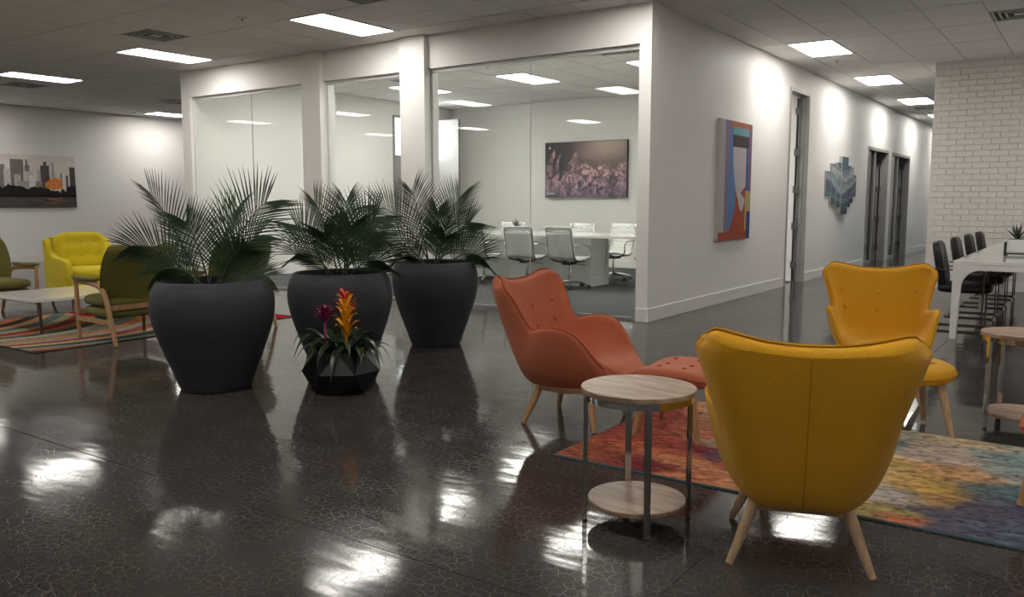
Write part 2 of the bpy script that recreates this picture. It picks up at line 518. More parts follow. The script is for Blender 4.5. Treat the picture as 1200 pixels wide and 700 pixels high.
# right outer wall with one daylit window in the far bay
w = MB()
w.box((X1, YA, 0), (X1 + 0.15, 18.6, HC + 0.1)); w.box((X1, 26.5, 0), (X1 + 0.15, YB, HC + 0.1))
w.box((X1, 18.6, 0), (X1 + 0.15, 26.5, 0.25)); w.box((X1, 18.6, 2.9), (X1 + 0.15, 26.5, HC + 0.1))
struct('wall_right', w, 'wall')
win = struct('window_4', MB().box((X1 + 0.03, 18.6, 0.25), (X1 + 0.10, 18.68, 2.9)).box((X1 + 0.03, 26.42, 0.25), (X1 + 0.10, 26.5, 2.9)).box((X1 + 0.03, 22.5, 0.25), (X1 + 0.10, 22.58, 2.9)).box((X1 + 0.03, 18.68, 0.25), (X1 + 0.10, 26.42, 0.32)).box((X1 + 0.03, 18.68, 2.83), (X1 + 0.10, 26.42, 2.9)), 'alu')
MB().box((X1 + 0.06, 18.68, 0.32), (X1 + 0.068, 22.5, 2.83)).build('pane', 'glass', win)
MB().box((X1 + 0.06, 22.58, 0.32), (X1 + 0.068, 26.42, 2.83)).build('pane', 'glass', win)

# brick wall, bricks one by one
BX, BY = -2.19, 14.25
wb = struct('wall_brick', MB().box((BX + 0.004, BY + 0.008, 0), (X1, BY + 1.6, HC + 0.1)), 'mortar')
ch, bl, gap = 0.0865, 0.228, 0.006
meshes = {}
def brick_mesh(l, v):
    k = (round(l, 3), v)
    if k not in meshes:
        rr = random.Random(v * 7 + int(l * 1000)); q = 0.0035
        d = [rr.uniform(-0.003, 0.002) for _ in range(4)]
        hh = ch - gap
        m = MB().add([(0,d[0],0),(l,d[1],0),(l,d[2],hh),(0,d[3],hh),(-0.0,0.012,0),(l,0.012,0),(l,0.012,hh),(0,0.012,hh),
                      (q,d[0]-0.004,q),(l-q,d[1]-0.004,q),(l-q,d[2]-0.004,hh-q),(q,d[3]-0.004,hh-q)],
                     [(8,9,10,11),(0,1,9,8),(1,2,10,9),(2,3,11,10),(3,0,8,11),(0,4,5,1),(1,5,6,2),(2,6,7,3),(3,7,4,0)])
        me = bpy.data.meshes.new('brick'); me.from_pydata(m.v, [], m.f); me.materials.append(M['brick']); meshes[k] = me
    return meshes[k]
bricks = []
for c in range(2, int(HC / ch) + 1):
    z = c * ch
    if z + ch - gap > HC + 0.05: continue
    x = BX - (bl / 2 if c % 2 else 0)
    while x < X1 - 0.05:
        a, b = max(x, BX), min(x + bl - gap, X1)
        if b - a > 0.03: bricks.append((a, z, b - a))
        x += bl
vis = [q for q in bricks if pj((q[0], BY, q[1]))[0] < 1200 and q[1] > 0.5]
vis.sort(key=lambda q: q[0] - 0.02 * q[1])
near = set(vis[:296])
rest = MB()
rv = 0
for q in bricks:
    if q in near:
        rv += 1
        o = bpy.data.objects.new('brick', brick_mesh(q[2], rv % 6)); COL.objects.link(o); o.parent = wb
        o.location = (q[0], BY, q[1])
    else:
        rest.box((q[0], BY - 0.002, q[1]), (q[0] + q[2], BY + 0.012, q[1] + ch - gap))
tag(rest.build('brickwork', 'brick', wb), kind='stuff')

# baseboards
def baseboard(name, a, b, h=0.15):
    o = struct(name, MB().box((*a, 0), (*b, h)), 'trim'); bev(o, 0.004); return o
baseboard('baseboard_corridor_1', (XW, YW - 0.014), (XW + 0.014, 13.05))
baseboard('baseboard_corridor_2', (XW, 14.16), (XW + 0.014, 18.38))
baseboard('baseboard_corridor_3', (XW, 20.44), (XW + 0.014, 20.76))
baseboard('baseboard_corridor_4', (XW, 22.99), (XW + 0.014, YB))
baseboard('baseboard_front', (-4.14, YW - 0.014), (XW, YW))
baseboard('baseboard_left', (X0, YA), (X0 + 0.014, 20.0))
baseboard('baseboard_brick', (BX, BY - 0.014), (X1, BY + 0.006))
baseboard('baseboard_meeting_left', (-12.2, YW + 0.16), (-12.186, 13.05))
baseboard('baseboard_meeting_back', (-12.2, 14.986), (XW - 0.13, 15.0))
baseboard('baseboard_meeting_end', (-12.384, YW - 0.012), (-12.15, YW))

# glass bays of the front wall
def bay(name, xa, xb, joints, label=None):
    fr = MB()
    y0, y1 = YW + 0.055, YW + 0.105
    fr.box((xa, y0, hb - 0.045), (xb, y1, hb))
    fr.box((xa, y0, 0.0), (xa + 0.03, y1, hb - 0.045))
    fr.box((xb - 0.03, y0, 0.0), (xb, y1, hb - 0.045))
    o = struct(name, fr, 'trim')
    MB().box((xa + 0.03, y0, 0.0), (xb - 0.03, y1, 0.028)).build('floor_track', 'alu', o)
    es = [xa + 0.03] + joints + [xb - 0.03]
    for a, b in zip(es[:-1], es[1:]):
        MB().box((a + 0.003, YW + 0.074, 0.03), (b - 0.003, YW + 0.086, hb - 0.04)).build('pane', 'glass', o)
    for j in joints:
        MB().box((j - 0.003, YW + 0.0745, 0.035), (j + 0.003, YW + 0.0855, hb - 0.045)).build('silicone_joint', 'trim' if name == 'window_3' else 'alu', o)
bay('window_1', -12.15, -9.40, [-10.70])
bay('window_2', -9.02, -7.52, [])
bay('window_3', -7.10, -4.14, [-5.59])

# corridor doors
d1 = struct('door_1', MB().box((XW - 0.145, 13.09, 0), (XW + 0.012, 13.14, 3.06)).box((XW - 0.145, 14.07, 0), (XW + 0.012, 14.12, 3.06)).box((XW - 0.145, 13.14, 3.01), (XW + 0.012, 14.07, 3.06))
            .box((XW - 0.09, 14.05, 0), (XW - 0.05, 14.07, 3.01)), 'frame_grey')
lf = MB().box((XW - 1.06, 13.985, 0.01), (XW - 0.16, 14.03, 2.99)).build('door_leaf', 'trim', d1)
for z in (0.28, 0.92, 1.52, 2.12, 2.78):
    MB().box((XW - 0.175, 13.968, z - 0.055), (XW - 0.085, 13.985, z + 0.055)).tube([(XW - 0.15, 13.972, z - 0.06), (XW - 0.15, 13.972, z + 0.06)], 0.011, 8).build('hinge', 'hinge', d1)
MB().box((XW - 0.158, 13.99, 0.01), (XW - 0.147, 14.06, 2.99)).build('gap_shade_strip', 'gap_shade', d1)  # dark strip painted in for the shade between leaf and jamb
def glass_door(name, ya, yb, zt):
    o = struct(name, MB().box((XW - 0.145, ya, 0), (XW + 0.012, ya + 0.06, zt)).box((XW - 0.145, yb - 0.06, 0), (XW + 0.012, yb, zt)).box((XW - 0.145, ya + 0.06, zt - 0.06), (XW + 0.012, yb - 0.06, zt)), 'frame_grey')
    ym = ya + (yb - ya) * 0.42
    MB().box((XW - 0.11, ym - 0.04, 0), (XW - 0.03, ym + 0.04, zt - 0.06)).build('mullion', 'frame_grey', o)
    MB().box((XW - 0.075, ya + 0.06, 0.06), (XW - 0.067, ym - 0.04, zt - 0.06)).build('sidelight_pane', 'glassdoor', o)
    MB().box((XW - 0.11, ya + 0.06, 0), (XW - 0.03, ym - 0.04, 0.06)).build('sill', 'frame_grey', o)
    # leaf standing open into the room, hinged at the far jamb
    yl = yb - 0.12
    l = MB().box((XW - 1.02, yl - 0.045, 0.01), (XW - 0.90, yl, zt - 0.08)).box((XW - 0.28, yl - 0.045, 0.01), (XW - 0.16, yl, zt - 0.08)).box((XW - 0.90, yl - 0.045, 0.01), (XW - 0.28, yl, 0.22)).box((XW - 0.90, yl - 0.045, zt - 0.2), (XW - 0.28, yl, zt - 0.08)).build('door_leaf', 'frame_grey', o)
    MB().box((XW - 0.90, yl - 0.027, 0.22), (XW - 0.28, yl - 0.019, zt - 0.2)).build('pane', 'glassdoor', l)
    for z in (0.3, 0.95, 1.6, 2.2):
        MB().box((XW - 0.19, yl - 0.065, z - 0.055), (XW - 0.09, yl - 0.046, z + 0.055)).build('hinge', 'hinge', o)
    MB().tube([(XW - 0.94, yl - 0.045, 0.9), (XW - 0.94, yl - 0.10, 0.9), (XW - 0.94, yl - 0.10, 1.2), (XW - 0.94, yl - 0.045, 1.2)], 0.012, 8).build('door_handle', 'steel', l)
glass_door('door_2', 18.42, 20.40, 2.46)
glass_door('door_3', 20.80, 22.95, 2.45)
# dim offices behind the corridor doors
struct('wall_office', MB().box((XW - 3.2, 15.13, 0), (XW - 3.1, YB, HC)), 'wall')
# meeting room side door, its leaf swung open against the back wall
d4 = struct('door_4', MB().box((-12.22, 13.06, 0), (-12.17, 13.11, 3.12)).box((-12.22, 14.28, 0), (-12.17, 14.33, 3.12)).box((-12.22, 13.11, 3.07), (-12.17, 14.28, 3.12)).box((-12.22, 13.11, 2.24), (-12.17, 14.28, 2.30)), 'frame_grey')
MB().box((-12.205, 13.11, 2.30), (-12.19, 14.28, 3.07)).build('lit_pane', 'lit_window', d4)
MB().box((-12.205, 13.11, 0.0), (-12.19, 14.28, 2.24)).build('lower_panel', 'frame_grey', d4)
lf4 = MB().box((-12.16, 14.29, 0.01), (-11.44, 14.335, 3.09)).build('door_leaf', 'trim', d4)
MB().box((-11.44, 14.288, 0.01), (-11.425, 14.337, 3.09)).build('edge_strip', 'frame_grey', lf4)

# ------------------------------------------------------------------ ceiling: tiles, lights, vents
T = 0.605
GX, GY = -2.99, 4.82
ceiling = struct('ceiling', MB().box((X0, YA, HC + 0.004), (X1, YB, HC + 0.25)), 'ceilgrid')
def cell(x, y): return (round((x - GX) / T), round((y - GY) / T))
lights = []   # (x, y, label)
for i, nm in enumerate(['nearest the column', 'above the palms', 'second from the left edge', 'at the far left by the side wall']):
    lights.append((-7.83 - 3.63 * i, 6.635, ['long lit ceiling panel just before the wide white column', 'lit ceiling panel above the left end of the glass wall',
                                             'lit ceiling panel cut by the left edge of the photo', 'lit ceiling panel out of view beyond the left edge'][i]))
for x, w_ in ((-4.20, 'orange wing chair'), (-0.57, 'facing yellow wing chair'), (3.06, 'floor right of the rug')): lights.append((x, 6.635, 'lit ceiling panel above the frame, over the ' + w_))
ORD = ['first', 'second', 'third', 'fourth', 'fifth', 'sixth', 'seventh']
for k, x in enumerate((-18.72, -15.09, -11.46, -7.83, -4.20, -0.57, 3.06)): lights.append((x, 1.795, ORD[k] + ' lit panel from the left wall in the row above the camera'))
for k, x in enumerate((-18.72, -15.09, -11.46, -7.83, -4.20, -0.57, 3.06)): lights.append((x, -3.045, ORD[k] + ' lit panel from the left wall in the row behind the camera'))
lights += [(-18.72, 11.475, 'small lit ceiling panel by the far left wall'), (-15.09, 11.475, 'lit ceiling panel hidden behind the left end of the glass wall')]
for k, nm in enumerate(['nearest lit ceiling panel in the corridor', 'second lit ceiling panel along the corridor', 'third lit ceiling panel along the corridor', 'fourth lit ceiling panel in the corridor by the brick wall edge', 'added lit ceiling panel at the corridor end, unseen behind the brick wall']):
    lights.append((-3.595, 11.475 + 3.63 * k, nm))  # the last panel is unseen, added to brighten the corridor's far end
lights += [(-8.435, 11.475, 'lit meeting room ceiling panel crossed by the glass joint'), (-6.015, 11.475, 'lit meeting room ceiling panel at the right end of the glass'),
           (-10.855, 11.475, 'lit meeting room ceiling panel behind the wide column')]
for x, w_ in ((-8.435, 'between the columns'), (-6.015, 'near the corridor corner'), (-10.855, 'at the left bay')): lights.append((x, 9.055, 'lit meeting room panel hidden above the glass header ' + w_))
lights += [(0.64, 11.475, 'lit ceiling panel beside the white table, just right of the frame'), (4.27, 11.475, 'lit ceiling panel far right of the white table, outside the frame')]
used = set()
lproto = None
for (x, y, lab) in lights:
    i, j = cell(x, y)
    x, y = GX + i * T, GY + j * T
    used |= {(i, j), (i, j + 1)}
    if lproto is None:
        lproto = thing('ceiling_light', lab, 'ceiling light')
        f = MB()
        for a, b in (((0.004, 0.004), (T - 0.004, 0.03)), ((0.004, 2 * T - 0.03), (T - 0.004, 2 * T - 0.004)), ((0.004, 0.03), (0.03, 2 * T - 0.03)), ((T - 0.03, 0.03), (T - 0.004, 2 * T - 0.03))):
            f.box((*a, -0.014), (*b, 0.003))
        f.build('frame', 'trim', lproto)
        MB().box((0.03, 0.03, -0.006), (T - 0.03, 2 * T - 0.03, -0.002)).build('diffuser', 'lamp_on', lproto)
        o = lproto
    else:
        o = copy_tree(lproto)
    place(o, (x, y, HC), 0, lab)
    o['group'] = 'ceiling light panels'

vents = [(-10.25, 6.03, 'square ceiling vent beside the panel above the palms'), (-16.30, 7.24, 'ceiling vent left of the leftmost lit panel'), (-16.30, 10.27, 'small ceiling vent beside the glass wall end'),
         (-1.175, 10.87, 'ceiling vent above the brick wall at right edge'), (-10.25, 10.87, 'meeting room ceiling vent left of the wide column'), (-6.015, 10.265, 'meeting room ceiling vent at the glass wall right end'),
         (-6.62, 6.03, 'ceiling vent at the top edge near the wide column'), (-3.595, 20.55, 'corridor ceiling vent by the last lit panels')]
vproto = None
for (x, y, lab) in vents:
    i, j = cell(x, y)
    used.add((i, j))
    if vproto is None:
        vproto = thing('ceiling_vent', lab, 'ceiling vent')
        MB().box((0.01, 0.01, -0.004), (T - 0.01, T - 0.01, 0.003)).build('backing', 'vent', vproto)
        for k in range(4):
            a = 0.02 + 0.062 * k; b = T - a; h = 0.022
            m = MB()
            if k < 3:
                for (p, q, r, s_) in ((a, a, b, a + h), (a, b - h, b, b), (a, a + h, a + h, b - h), (b - h, a + h, b, b - h)):
                    m.box((p, q, -0.0065), (r, s_, -0.0045))
            else:
                m.box((a + 0.02, a + 0.02, -0.0065), (b - 0.02, b - 0.02, -0.0045))
            m.build('louvre_ring' if k < 3 else 'centre_plate', 'vent_met', vproto)
        o = vproto
    else:
        o = copy_tree(vproto)
    place(o, (GX + i * T, GY + j * T, HC), 0, lab)
    o['group'] = 'square ceiling vents'

cells = []
i0, i1 = math.floor((X0 - GX) / T), math.ceil((X1 - GX) / T)
j0, j1 = math.floor((YA - GY) / T), math.ceil((YB - GY) / T)
def tile_box(i, j):
    ga = 0.006
    y0 = 0.009 if j % 2 else 0.004
    y1 = T - (0.004 if j % 2 else 0.009)
    return ga, y0, T - ga, y1
cand, others = [], []
for i in range(i0, i1):
    for j in range(j0, j1):
        if (i, j) in used: continue
        cx, cy = GX + (i + .5) * T, GY + (j + .5) * T
        px, py, dz = pj((cx, cy, HC))
        seen = -20 < px < 1220 and -15 < py < 700 and dz > 0
        if cy > BY and cx > BX: seen = False
        if cy > YW and cx < XW and cx > -12.37 and (cy < 10.2 or cy > 15): seen = False
        (cand if seen else others).append((dz, i, j))
cand.sort()
tm = {}
for par in (0, 1):
    x0, y0, x1, y1 = tile_box(0, par)
    m = MB().box((x0, y0, -0.005), (x1, y1, 0.006))
    me = bpy.data.meshes.new('ceiling_tile'); me.from_pydata(m.v, [], m.f); me.materials.append(M['ceil']); tm[par] = me
for dz, i, j in cand[:298]:
    o = bpy.data.objects.new('ceiling_tile', tm[j % 2]); COL.objects.link(o); o.parent = ceiling
    o.location = (GX + i * T, GY + j * T, HC)
m = MB()
for dz, i, j in cand[298:] + others:
    x0, y0, x1, y1 = tile_box(i, j)
    bx, by = GX + i * T, GY + j * T
    a = (max(bx + x0, X0), max(by + y0, YA)); b = (min(bx + x1, X1), min(by + y1, YB))
    if b[0] > a[0] and b[1] > a[1]:
        m.box((*a, HC - 0.005), (*b, HC + 0.006))
tag(m.build('ceiling_tiles_far', 'ceil', ceiling), kind='stuff')

sp = None
for x, y, lab in [(-8.17, 6.29, 'small sprinkler cap left of the long ceiling panel'), (-3.36, 13.15, 'small sprinkler cap beyond the nearest corridor light'), (-10.0, 10.2, 'small sprinkler cap by the left end of the meeting room ceiling'),
                  (-7.9, 10.6, 'small sprinkler cap near the meeting room glass joint'), (-18.6, 11.2, 'small detector on the ceiling by the far left wall')]:
    if sp is None:
        sp = thing('sprinkler', lab, 'sprinkler')
        MB().lathe([(0.05, 0.0), (0.052, -0.006), (0.045, -0.012), (0.030, -0.014)], 20).build('cap', 'sprinkler', sp, True)
        MB().lathe([(0.012, -0.012), (0.012, -0.03), (0.02, -0.034), (0.018, -0.038)], 12).build('head', 'steel', sp, True)
        o = sp
    else: o = copy_tree(sp)
    place(o, (x, y, HC - 0.005), 0, lab)
    o['group'] = 'ceiling sprinklers'

# ------------------------------------------------------------------ wing chairs and footstools
WV = [  # inner centre (y,z)   edge (x,y,z)            outer centre (y,z)
    ((.395, .358), (.245, .335, .340), (.365, .315)),
    ((.315, .402), (.300, .265, .425), (.27, .262)),
    ((.13, .388), (.340, .165, .555), (.12, .228)),
    ((-.02, .372), (.366, .065, .602), (-.02, .212)),
    ((-.14, .368), (.362, -.045, .600), (-.15, .212)),
    ((-.215, .415), (.330, -.130, .582), (-.265, .250)),
    ((-.25, .520), (.335, -.180, .635), (-.335, .390)),
    ((-.285, .640), (.360, -.225, .725), (-.378, .545)),
    ((-.32, .735), (.383, -.270, .800), (-.412, .685)),
    ((-.345, .795), (.385, -.298, .836), (-.432, .785)),
    ((-.36, .825), (.362, -.318, .856), (-.440, .828)),
]
def make_wing_chair(label, fabric, pipe, wood):
    root = thing('wing_chair', label, 'armchair')
    NV, NU = 46, 29
    CI = cr([a for a, _, _ in WV], NV); E = cr([e for _, e, _ in WV], NV); CO = cr([c for _, _, c in WV], NV)
    us = np.linspace(-1, 1, NU)
    def hump(k, a):                       # the two raised wing tops
        t = max(0.0, (k / (NV - 1) - 0.72) / 0.28)
        q = min(1.0, a / 0.8)
        return t * (0.036 * q * q * (3 - 2 * q) - 0.022 * max(0.0, (a - 0.55) / 0.45) ** 3)
    def inner(k, u):
        a = abs(u); s_ = math.sin(a * PI / 2) ** 0.85; r_ = (1 - math.cos(a * PI / 2)) ** 1.25
        ex = E[k][0] - 0.03
        return np.array([math.copysign(ex * s_, u), CI[k][0] + (E[k][1] + 0.008 - CI[k][0]) * r_, CI[k][1] + (E[k][2] - 0.004 - CI[k][1]) * r_ + hump(k, a)])
    def outer(k, u):
        a = abs(u); ex = E[k][0] + 0.012
        t = min(1.0, max(0.0, (CO[k][1] - 0.24) / 0.58))
        bw = 0.14 + (0.70 * ex - 0.14) * t                    # flat part of the back and underside
        q = max(0.0, (a - 0.42) / 0.58)
        r_ = 0.35 * q ** 1.1 + 0.65 * q ** 2.2
        x = bw * min(1.0, a / 0.42) + (ex - bw) * (0.55 * q + 0.45 * (1 - (1 - q) ** 2))
        return np.array([math.copysign(x, u), CO[k][0] + (E[k][1] - 0.030 - CO[k][0]) * r_, CO[k][1] + (E[k][2] - 0.016 - CO[k][1]) * r_ + hump(k, a)])
    rows = []
    pipes = []
    for k in range(NV):
        ri = [inner(k, u) for u in us]
        ro = [outer(k, u) for u in us[::-1]]
        def rim(a, b, c):
            mid = (a + b) / 2; out = mid - c; out[0] = math.copysign(abs(out[0]), mid[0])
            d = np.array([math.copysign(0.5, mid[0]), 0.15, 0.85 if k < 36 else 0.4]); d /= np.linalg.norm(d)
            h = np.linalg.norm(a - b) / 2
            return [mid + (a - mid) * math.cos(q) + d * h * math.sin(q) * 0.9 for q in (0.8, PI / 2, PI - 0.8)]
        rows.append(ri + rim(ri[-1], ro[0], CI[k].mean() * 0) + ro + rim(ro[-1], ri[0], 0))
        pipes.append((rows[-1][NU + 1].copy(), rows[-1][2 * NU + 4].copy()))
    m = MB().grid(rows, True)
    # close the top edge and the seat front with a rounded roll between inner and outer rows
    def close(k, d):
        A = [inner(k, u) for u in us]; B = [outer(k, u) for u in us]
        R = [[A[i] + (B[i] - A[i]) * (0.5 - 0.5 * math.cos(q)) + np.array(d) * math.sin(q) * np.linalg.norm(A[i] - B[i]) * 0.42 for i in range(NU)] for q in np.linspace(0, PI, 7)]
        m.grid(R)
        for i, sx in ((0, -1), (NU - 1, 1)):          # join the roll to the side edge
            dr = np.array([sx * 0.5, 0.15, 0.85 if k < 36 else 0.4]); dr /= np.linalg.norm(dr)
            F_ = []
            for w_ in np.linspace(0, 1, 6):
                dd = np.array(d) * (1 - w_) + dr * w_; dd /= np.linalg.norm(dd)
                F_.append([A[i] + (B[i] - A[i]) * (0.5 - 0.5 * math.cos(q)) + dd * math.sin(q) * np.linalg.norm(A[i] - B[i]) * (0.42 + 0.03 * w_) for q in np.linspace(0, PI, 7)])
            m.grid(F_)
        return R[3]
    top = close(NV - 1, (0, -0.1, 1.0))
    close(0, (0, 0.9, -0.2))
    o = m.build('shell', fabric, root, True)
    # piping along the outer edge: up one side, across the top and down the other side
    path = [p[0] for p in pipes[2:]] + [np.array(q) for q in close_pts(top, us)] + [p[1] for p in pipes[2:]][::-1]
    MB().tube([p for p in path], 0.0055, 6).build('piping', pipe, root, True)
    seam = [outer(k, 0) + np.array([0, -0.001, -0.001]) for k in range(14, NV)]
    MB().tube(seam, 0.003, 6).build('back_seam', pipe, root, True)
    for kk in (29, 34):
        for u in (-0.5, 0, 0.5):
            p = inner(kk, u)
            n = Vector((0, 0.93, 0.36))
            b = MB(); 
            t = Matrix.Translation(Vector(p) + n * 0.001) @ n.to_track_quat('Z', 'Y').to_matrix().to_4x4()
            tmp = MB().lathe([(0.020, -0.004), (0.019, 0.002), (0.016, 0.005), (0.013, 0.003), (0.010, 0.008), (0.004, 0.010)], 14)
            b.add([t @ Vector(v) for v in tmp.v], tmp.f).build('button', pipe if u is None else fabric, root, True)
    # wooden base
    fr = MB()
    for s in (-1, 1):
        fr.tube([(s * 0.165, -0.17, 0.222), (s * 0.17, 0.0, 0.212), (s * 0.175, 0.19, 0.235)], 0, flat=(0.045, 0.035))
    fr.tube([(-0.165, -0.155, 0.215), (0.165, -0.155, 0.215)], 0, flat=(0.045, 0.04))
    fr.tube([(-0.17, 0.165, 0.225), (0.17, 0.165, 0.225)], 0, flat=(0.045, 0.04))
    bev(fr.build('base_frame', wood, root), 0.006)
    for sx in (-1, 1):
        for sy in (-1, 1):
            MB().tube([(sx * 0.165, sy * 0.16, 0.245), (sx * 0.213, sy * 0.198, 0.12), (sx * 0.262, sy * 0.238, 0.0)], [0.024, 0.021, 0.014], 14).build('leg', wood, root, True, 40)
    return root
def close_pts(row, us):
    return [p + np.array([0, -0.006, 0.004]) for p in row[::-1]]

def make_footstool(label, fabric, pipe, wood):
    root = thing('footstool', label, 'footstool')
    sad = lambda p: (p.x, p.y, p.z + 0.030 * (p.x / 0.26) ** 2 - 0.018 * (p.y / 0.2) ** 2)
    MB().pad((0, 0, 0.335), (0.48, 0.42, 0.10), 0.45, 0.0, 36, 12, fn=sad).build('cushion', fabric, root, True)
    sg = lambda a, p: math.copysign(abs(a) ** p, a)
    pts = []
    for k in range(48):
        q = 2 * PI * k / 48
        x, y = 0.242 * sg(math.cos(q), 0.45), 0.212 * sg(math.sin(q), 0.45)
        pts.append((x, y, 0.335 + 0.030 * (x / 0.26) ** 2 - 0.018 * (y / 0.2) ** 2))
    MB().tube(pts, 0.005, 6, True).build('piping', pipe, root, True)
    for x in (-0.13, 0.0, 0.13):
        for y in (-0.07, 0.07):
            z = 0.335 + 0.050 * 0.98 + 0.030 * (x / 0.26) ** 2 - 0.018 * (y / 0.2) ** 2
            MB().lathe([(0.017, z - 0.004), (0.016, z + 0.001), (0.010, z + 0.004), (0.003, z + 0.006)], 12, (x, y)).build('button', pipe, root, True)
    fr = MB()
    for s in (-1, 1):
        fr.tube([(s * 0.15, -0.13, 0.285), (s * 0.15, 0.13, 0.285)], 0, flat=(0.04, 0.045))
    fr.tube([(-0.15, 0, 0.285), (0.15, 0, 0.285)], 0, flat=(0.04, 0.035))
    bev(fr.build('base_frame', wood, root), 0.005)
    for sx in (-1, 1):
        for sy in (-1, 1):
            MB().tube([(sx * 0.15, sy * 0.125, 0.30), (sx * 0.18, sy * 0.155, 0.15), (sx * 0.205, sy * 0.185, 0.0)], [0.024, 0.020, 0.014], 14).build('leg', wood, root, True, 40)
    return root

RZ_RUG = 0.0145
wy = make_wing_chair('mustard yellow wing chair seen from behind, nearest the camera', 'yellow', 'yellow_pipe', 'beech')
place(wy, (-0.872, 3.128, 0), heading(-0.33, 0.944))
wy2 = place(copy_tree(wy), (-1.17, 6.00, 0), heading(0.28, -0.96), 'mustard yellow wing chair facing the camera, beyond the rug')
wo = make_wing_chair('coral orange wing chair in side view beside the planters', 'orange', 'orange_pipe', 'oak')
place(wo, (-2.525, 4.27, 0), heading(0.985, 0.10))
for c in (wy, wy2, wo):
    c['group'] = 'wing chairs around the rug'
    c.scale = (0.925, 0.97, 0.97)
fo = make_footstool('coral orange tufted footstool in front of the orange wing chair', 'orange', 'orange_pipe', 'oak')
place(fo, (-1.885, 4.33, RZ_RUG), heading(1, 0.06))
fo2 = place(copy_tree(fo), (-0.02, 4.28, RZ_RUG), heading(1, 0.0), 'coral orange footstool cut by the right edge of the photo')
fy = make_footstool('mustard yellow footstool in front of the facing yellow wing chair', 'yellow', 'yellow_pipe', 'beech')
place(fy, (-0.87, 5.14, RZ_RUG), heading(0.52, -0.855))
fy2 = place(copy_tree(fy), (-1.02, 3.80, RZ_RUG), heading(-0.33, 0.944), 'mustard yellow footstool hidden in front of the nearest chair')
for c in (fo, fo2, fy, fy2): c['group'] = 'footstools on the rug'

# ------------------------------------------------------------------ round side tables
def make_side_table(label, loc, rz):
    root = thing('side_table', label, 'side table', loc, rz)
    bev(MB().lathe([(0.232, 0.540), (0.232, 0.562)], 64).build('table_top', 'tabletop', root, True, 40), 0.003)
    MB().lathe([(0.222, 0.512), (0.222, 0.5395), (0.210, 0.5395), (0.210, 0.512), (0.222, 0.512)], 64, cap0=False, cap1=False).build('rim_band', 'chrome_dark', root, True, 40)
    bev(MB().lathe([(0.200, 0.078), (0.200, 0.098)], 64).build('shelf', 'tabletop', root, True, 40), 0.003)
    for k in range(4):
        q = PI / 2 * k + PI / 4
        c, s = math.cos(q), math.sin(q)
        r = 0.214
        pts = []
        for (a, b) in ((-0.013, -0.008), (0.013, -0.008), (0.013, 0.008), (-0.013, 0.008)):
            pts.append((r * c - a * s + b * c, r * s + a * c + b * s))
        m = MB().add([(x, y, 0.008) for x, y in pts] + [(x, y, 0.530) for x, y in pts], [(0, 3, 2, 1), (4, 5, 6, 7), (0, 1, 5, 4), (1, 2, 6, 5), (2, 3, 7, 6), (3, 0, 4, 7)])
        l = m.build('leg', 'chrome_dark', root)
        MB().lathe([(0.011, 0.0), (0.011, 0.008)], 10, (r * c, r * s)).build('foot', 'black_plastic', l)
    return root
make_side_table('round wood and chrome side table left of the nearest yellow chair', (-1.492, 3.02, 0), math.radians(-8))['group'] = 'round side tables'
make_side_table('round wood and chrome side table by the right edge', (-0.305, 5.575, 0), math.radians(-8))['group'] = 'round side tables'

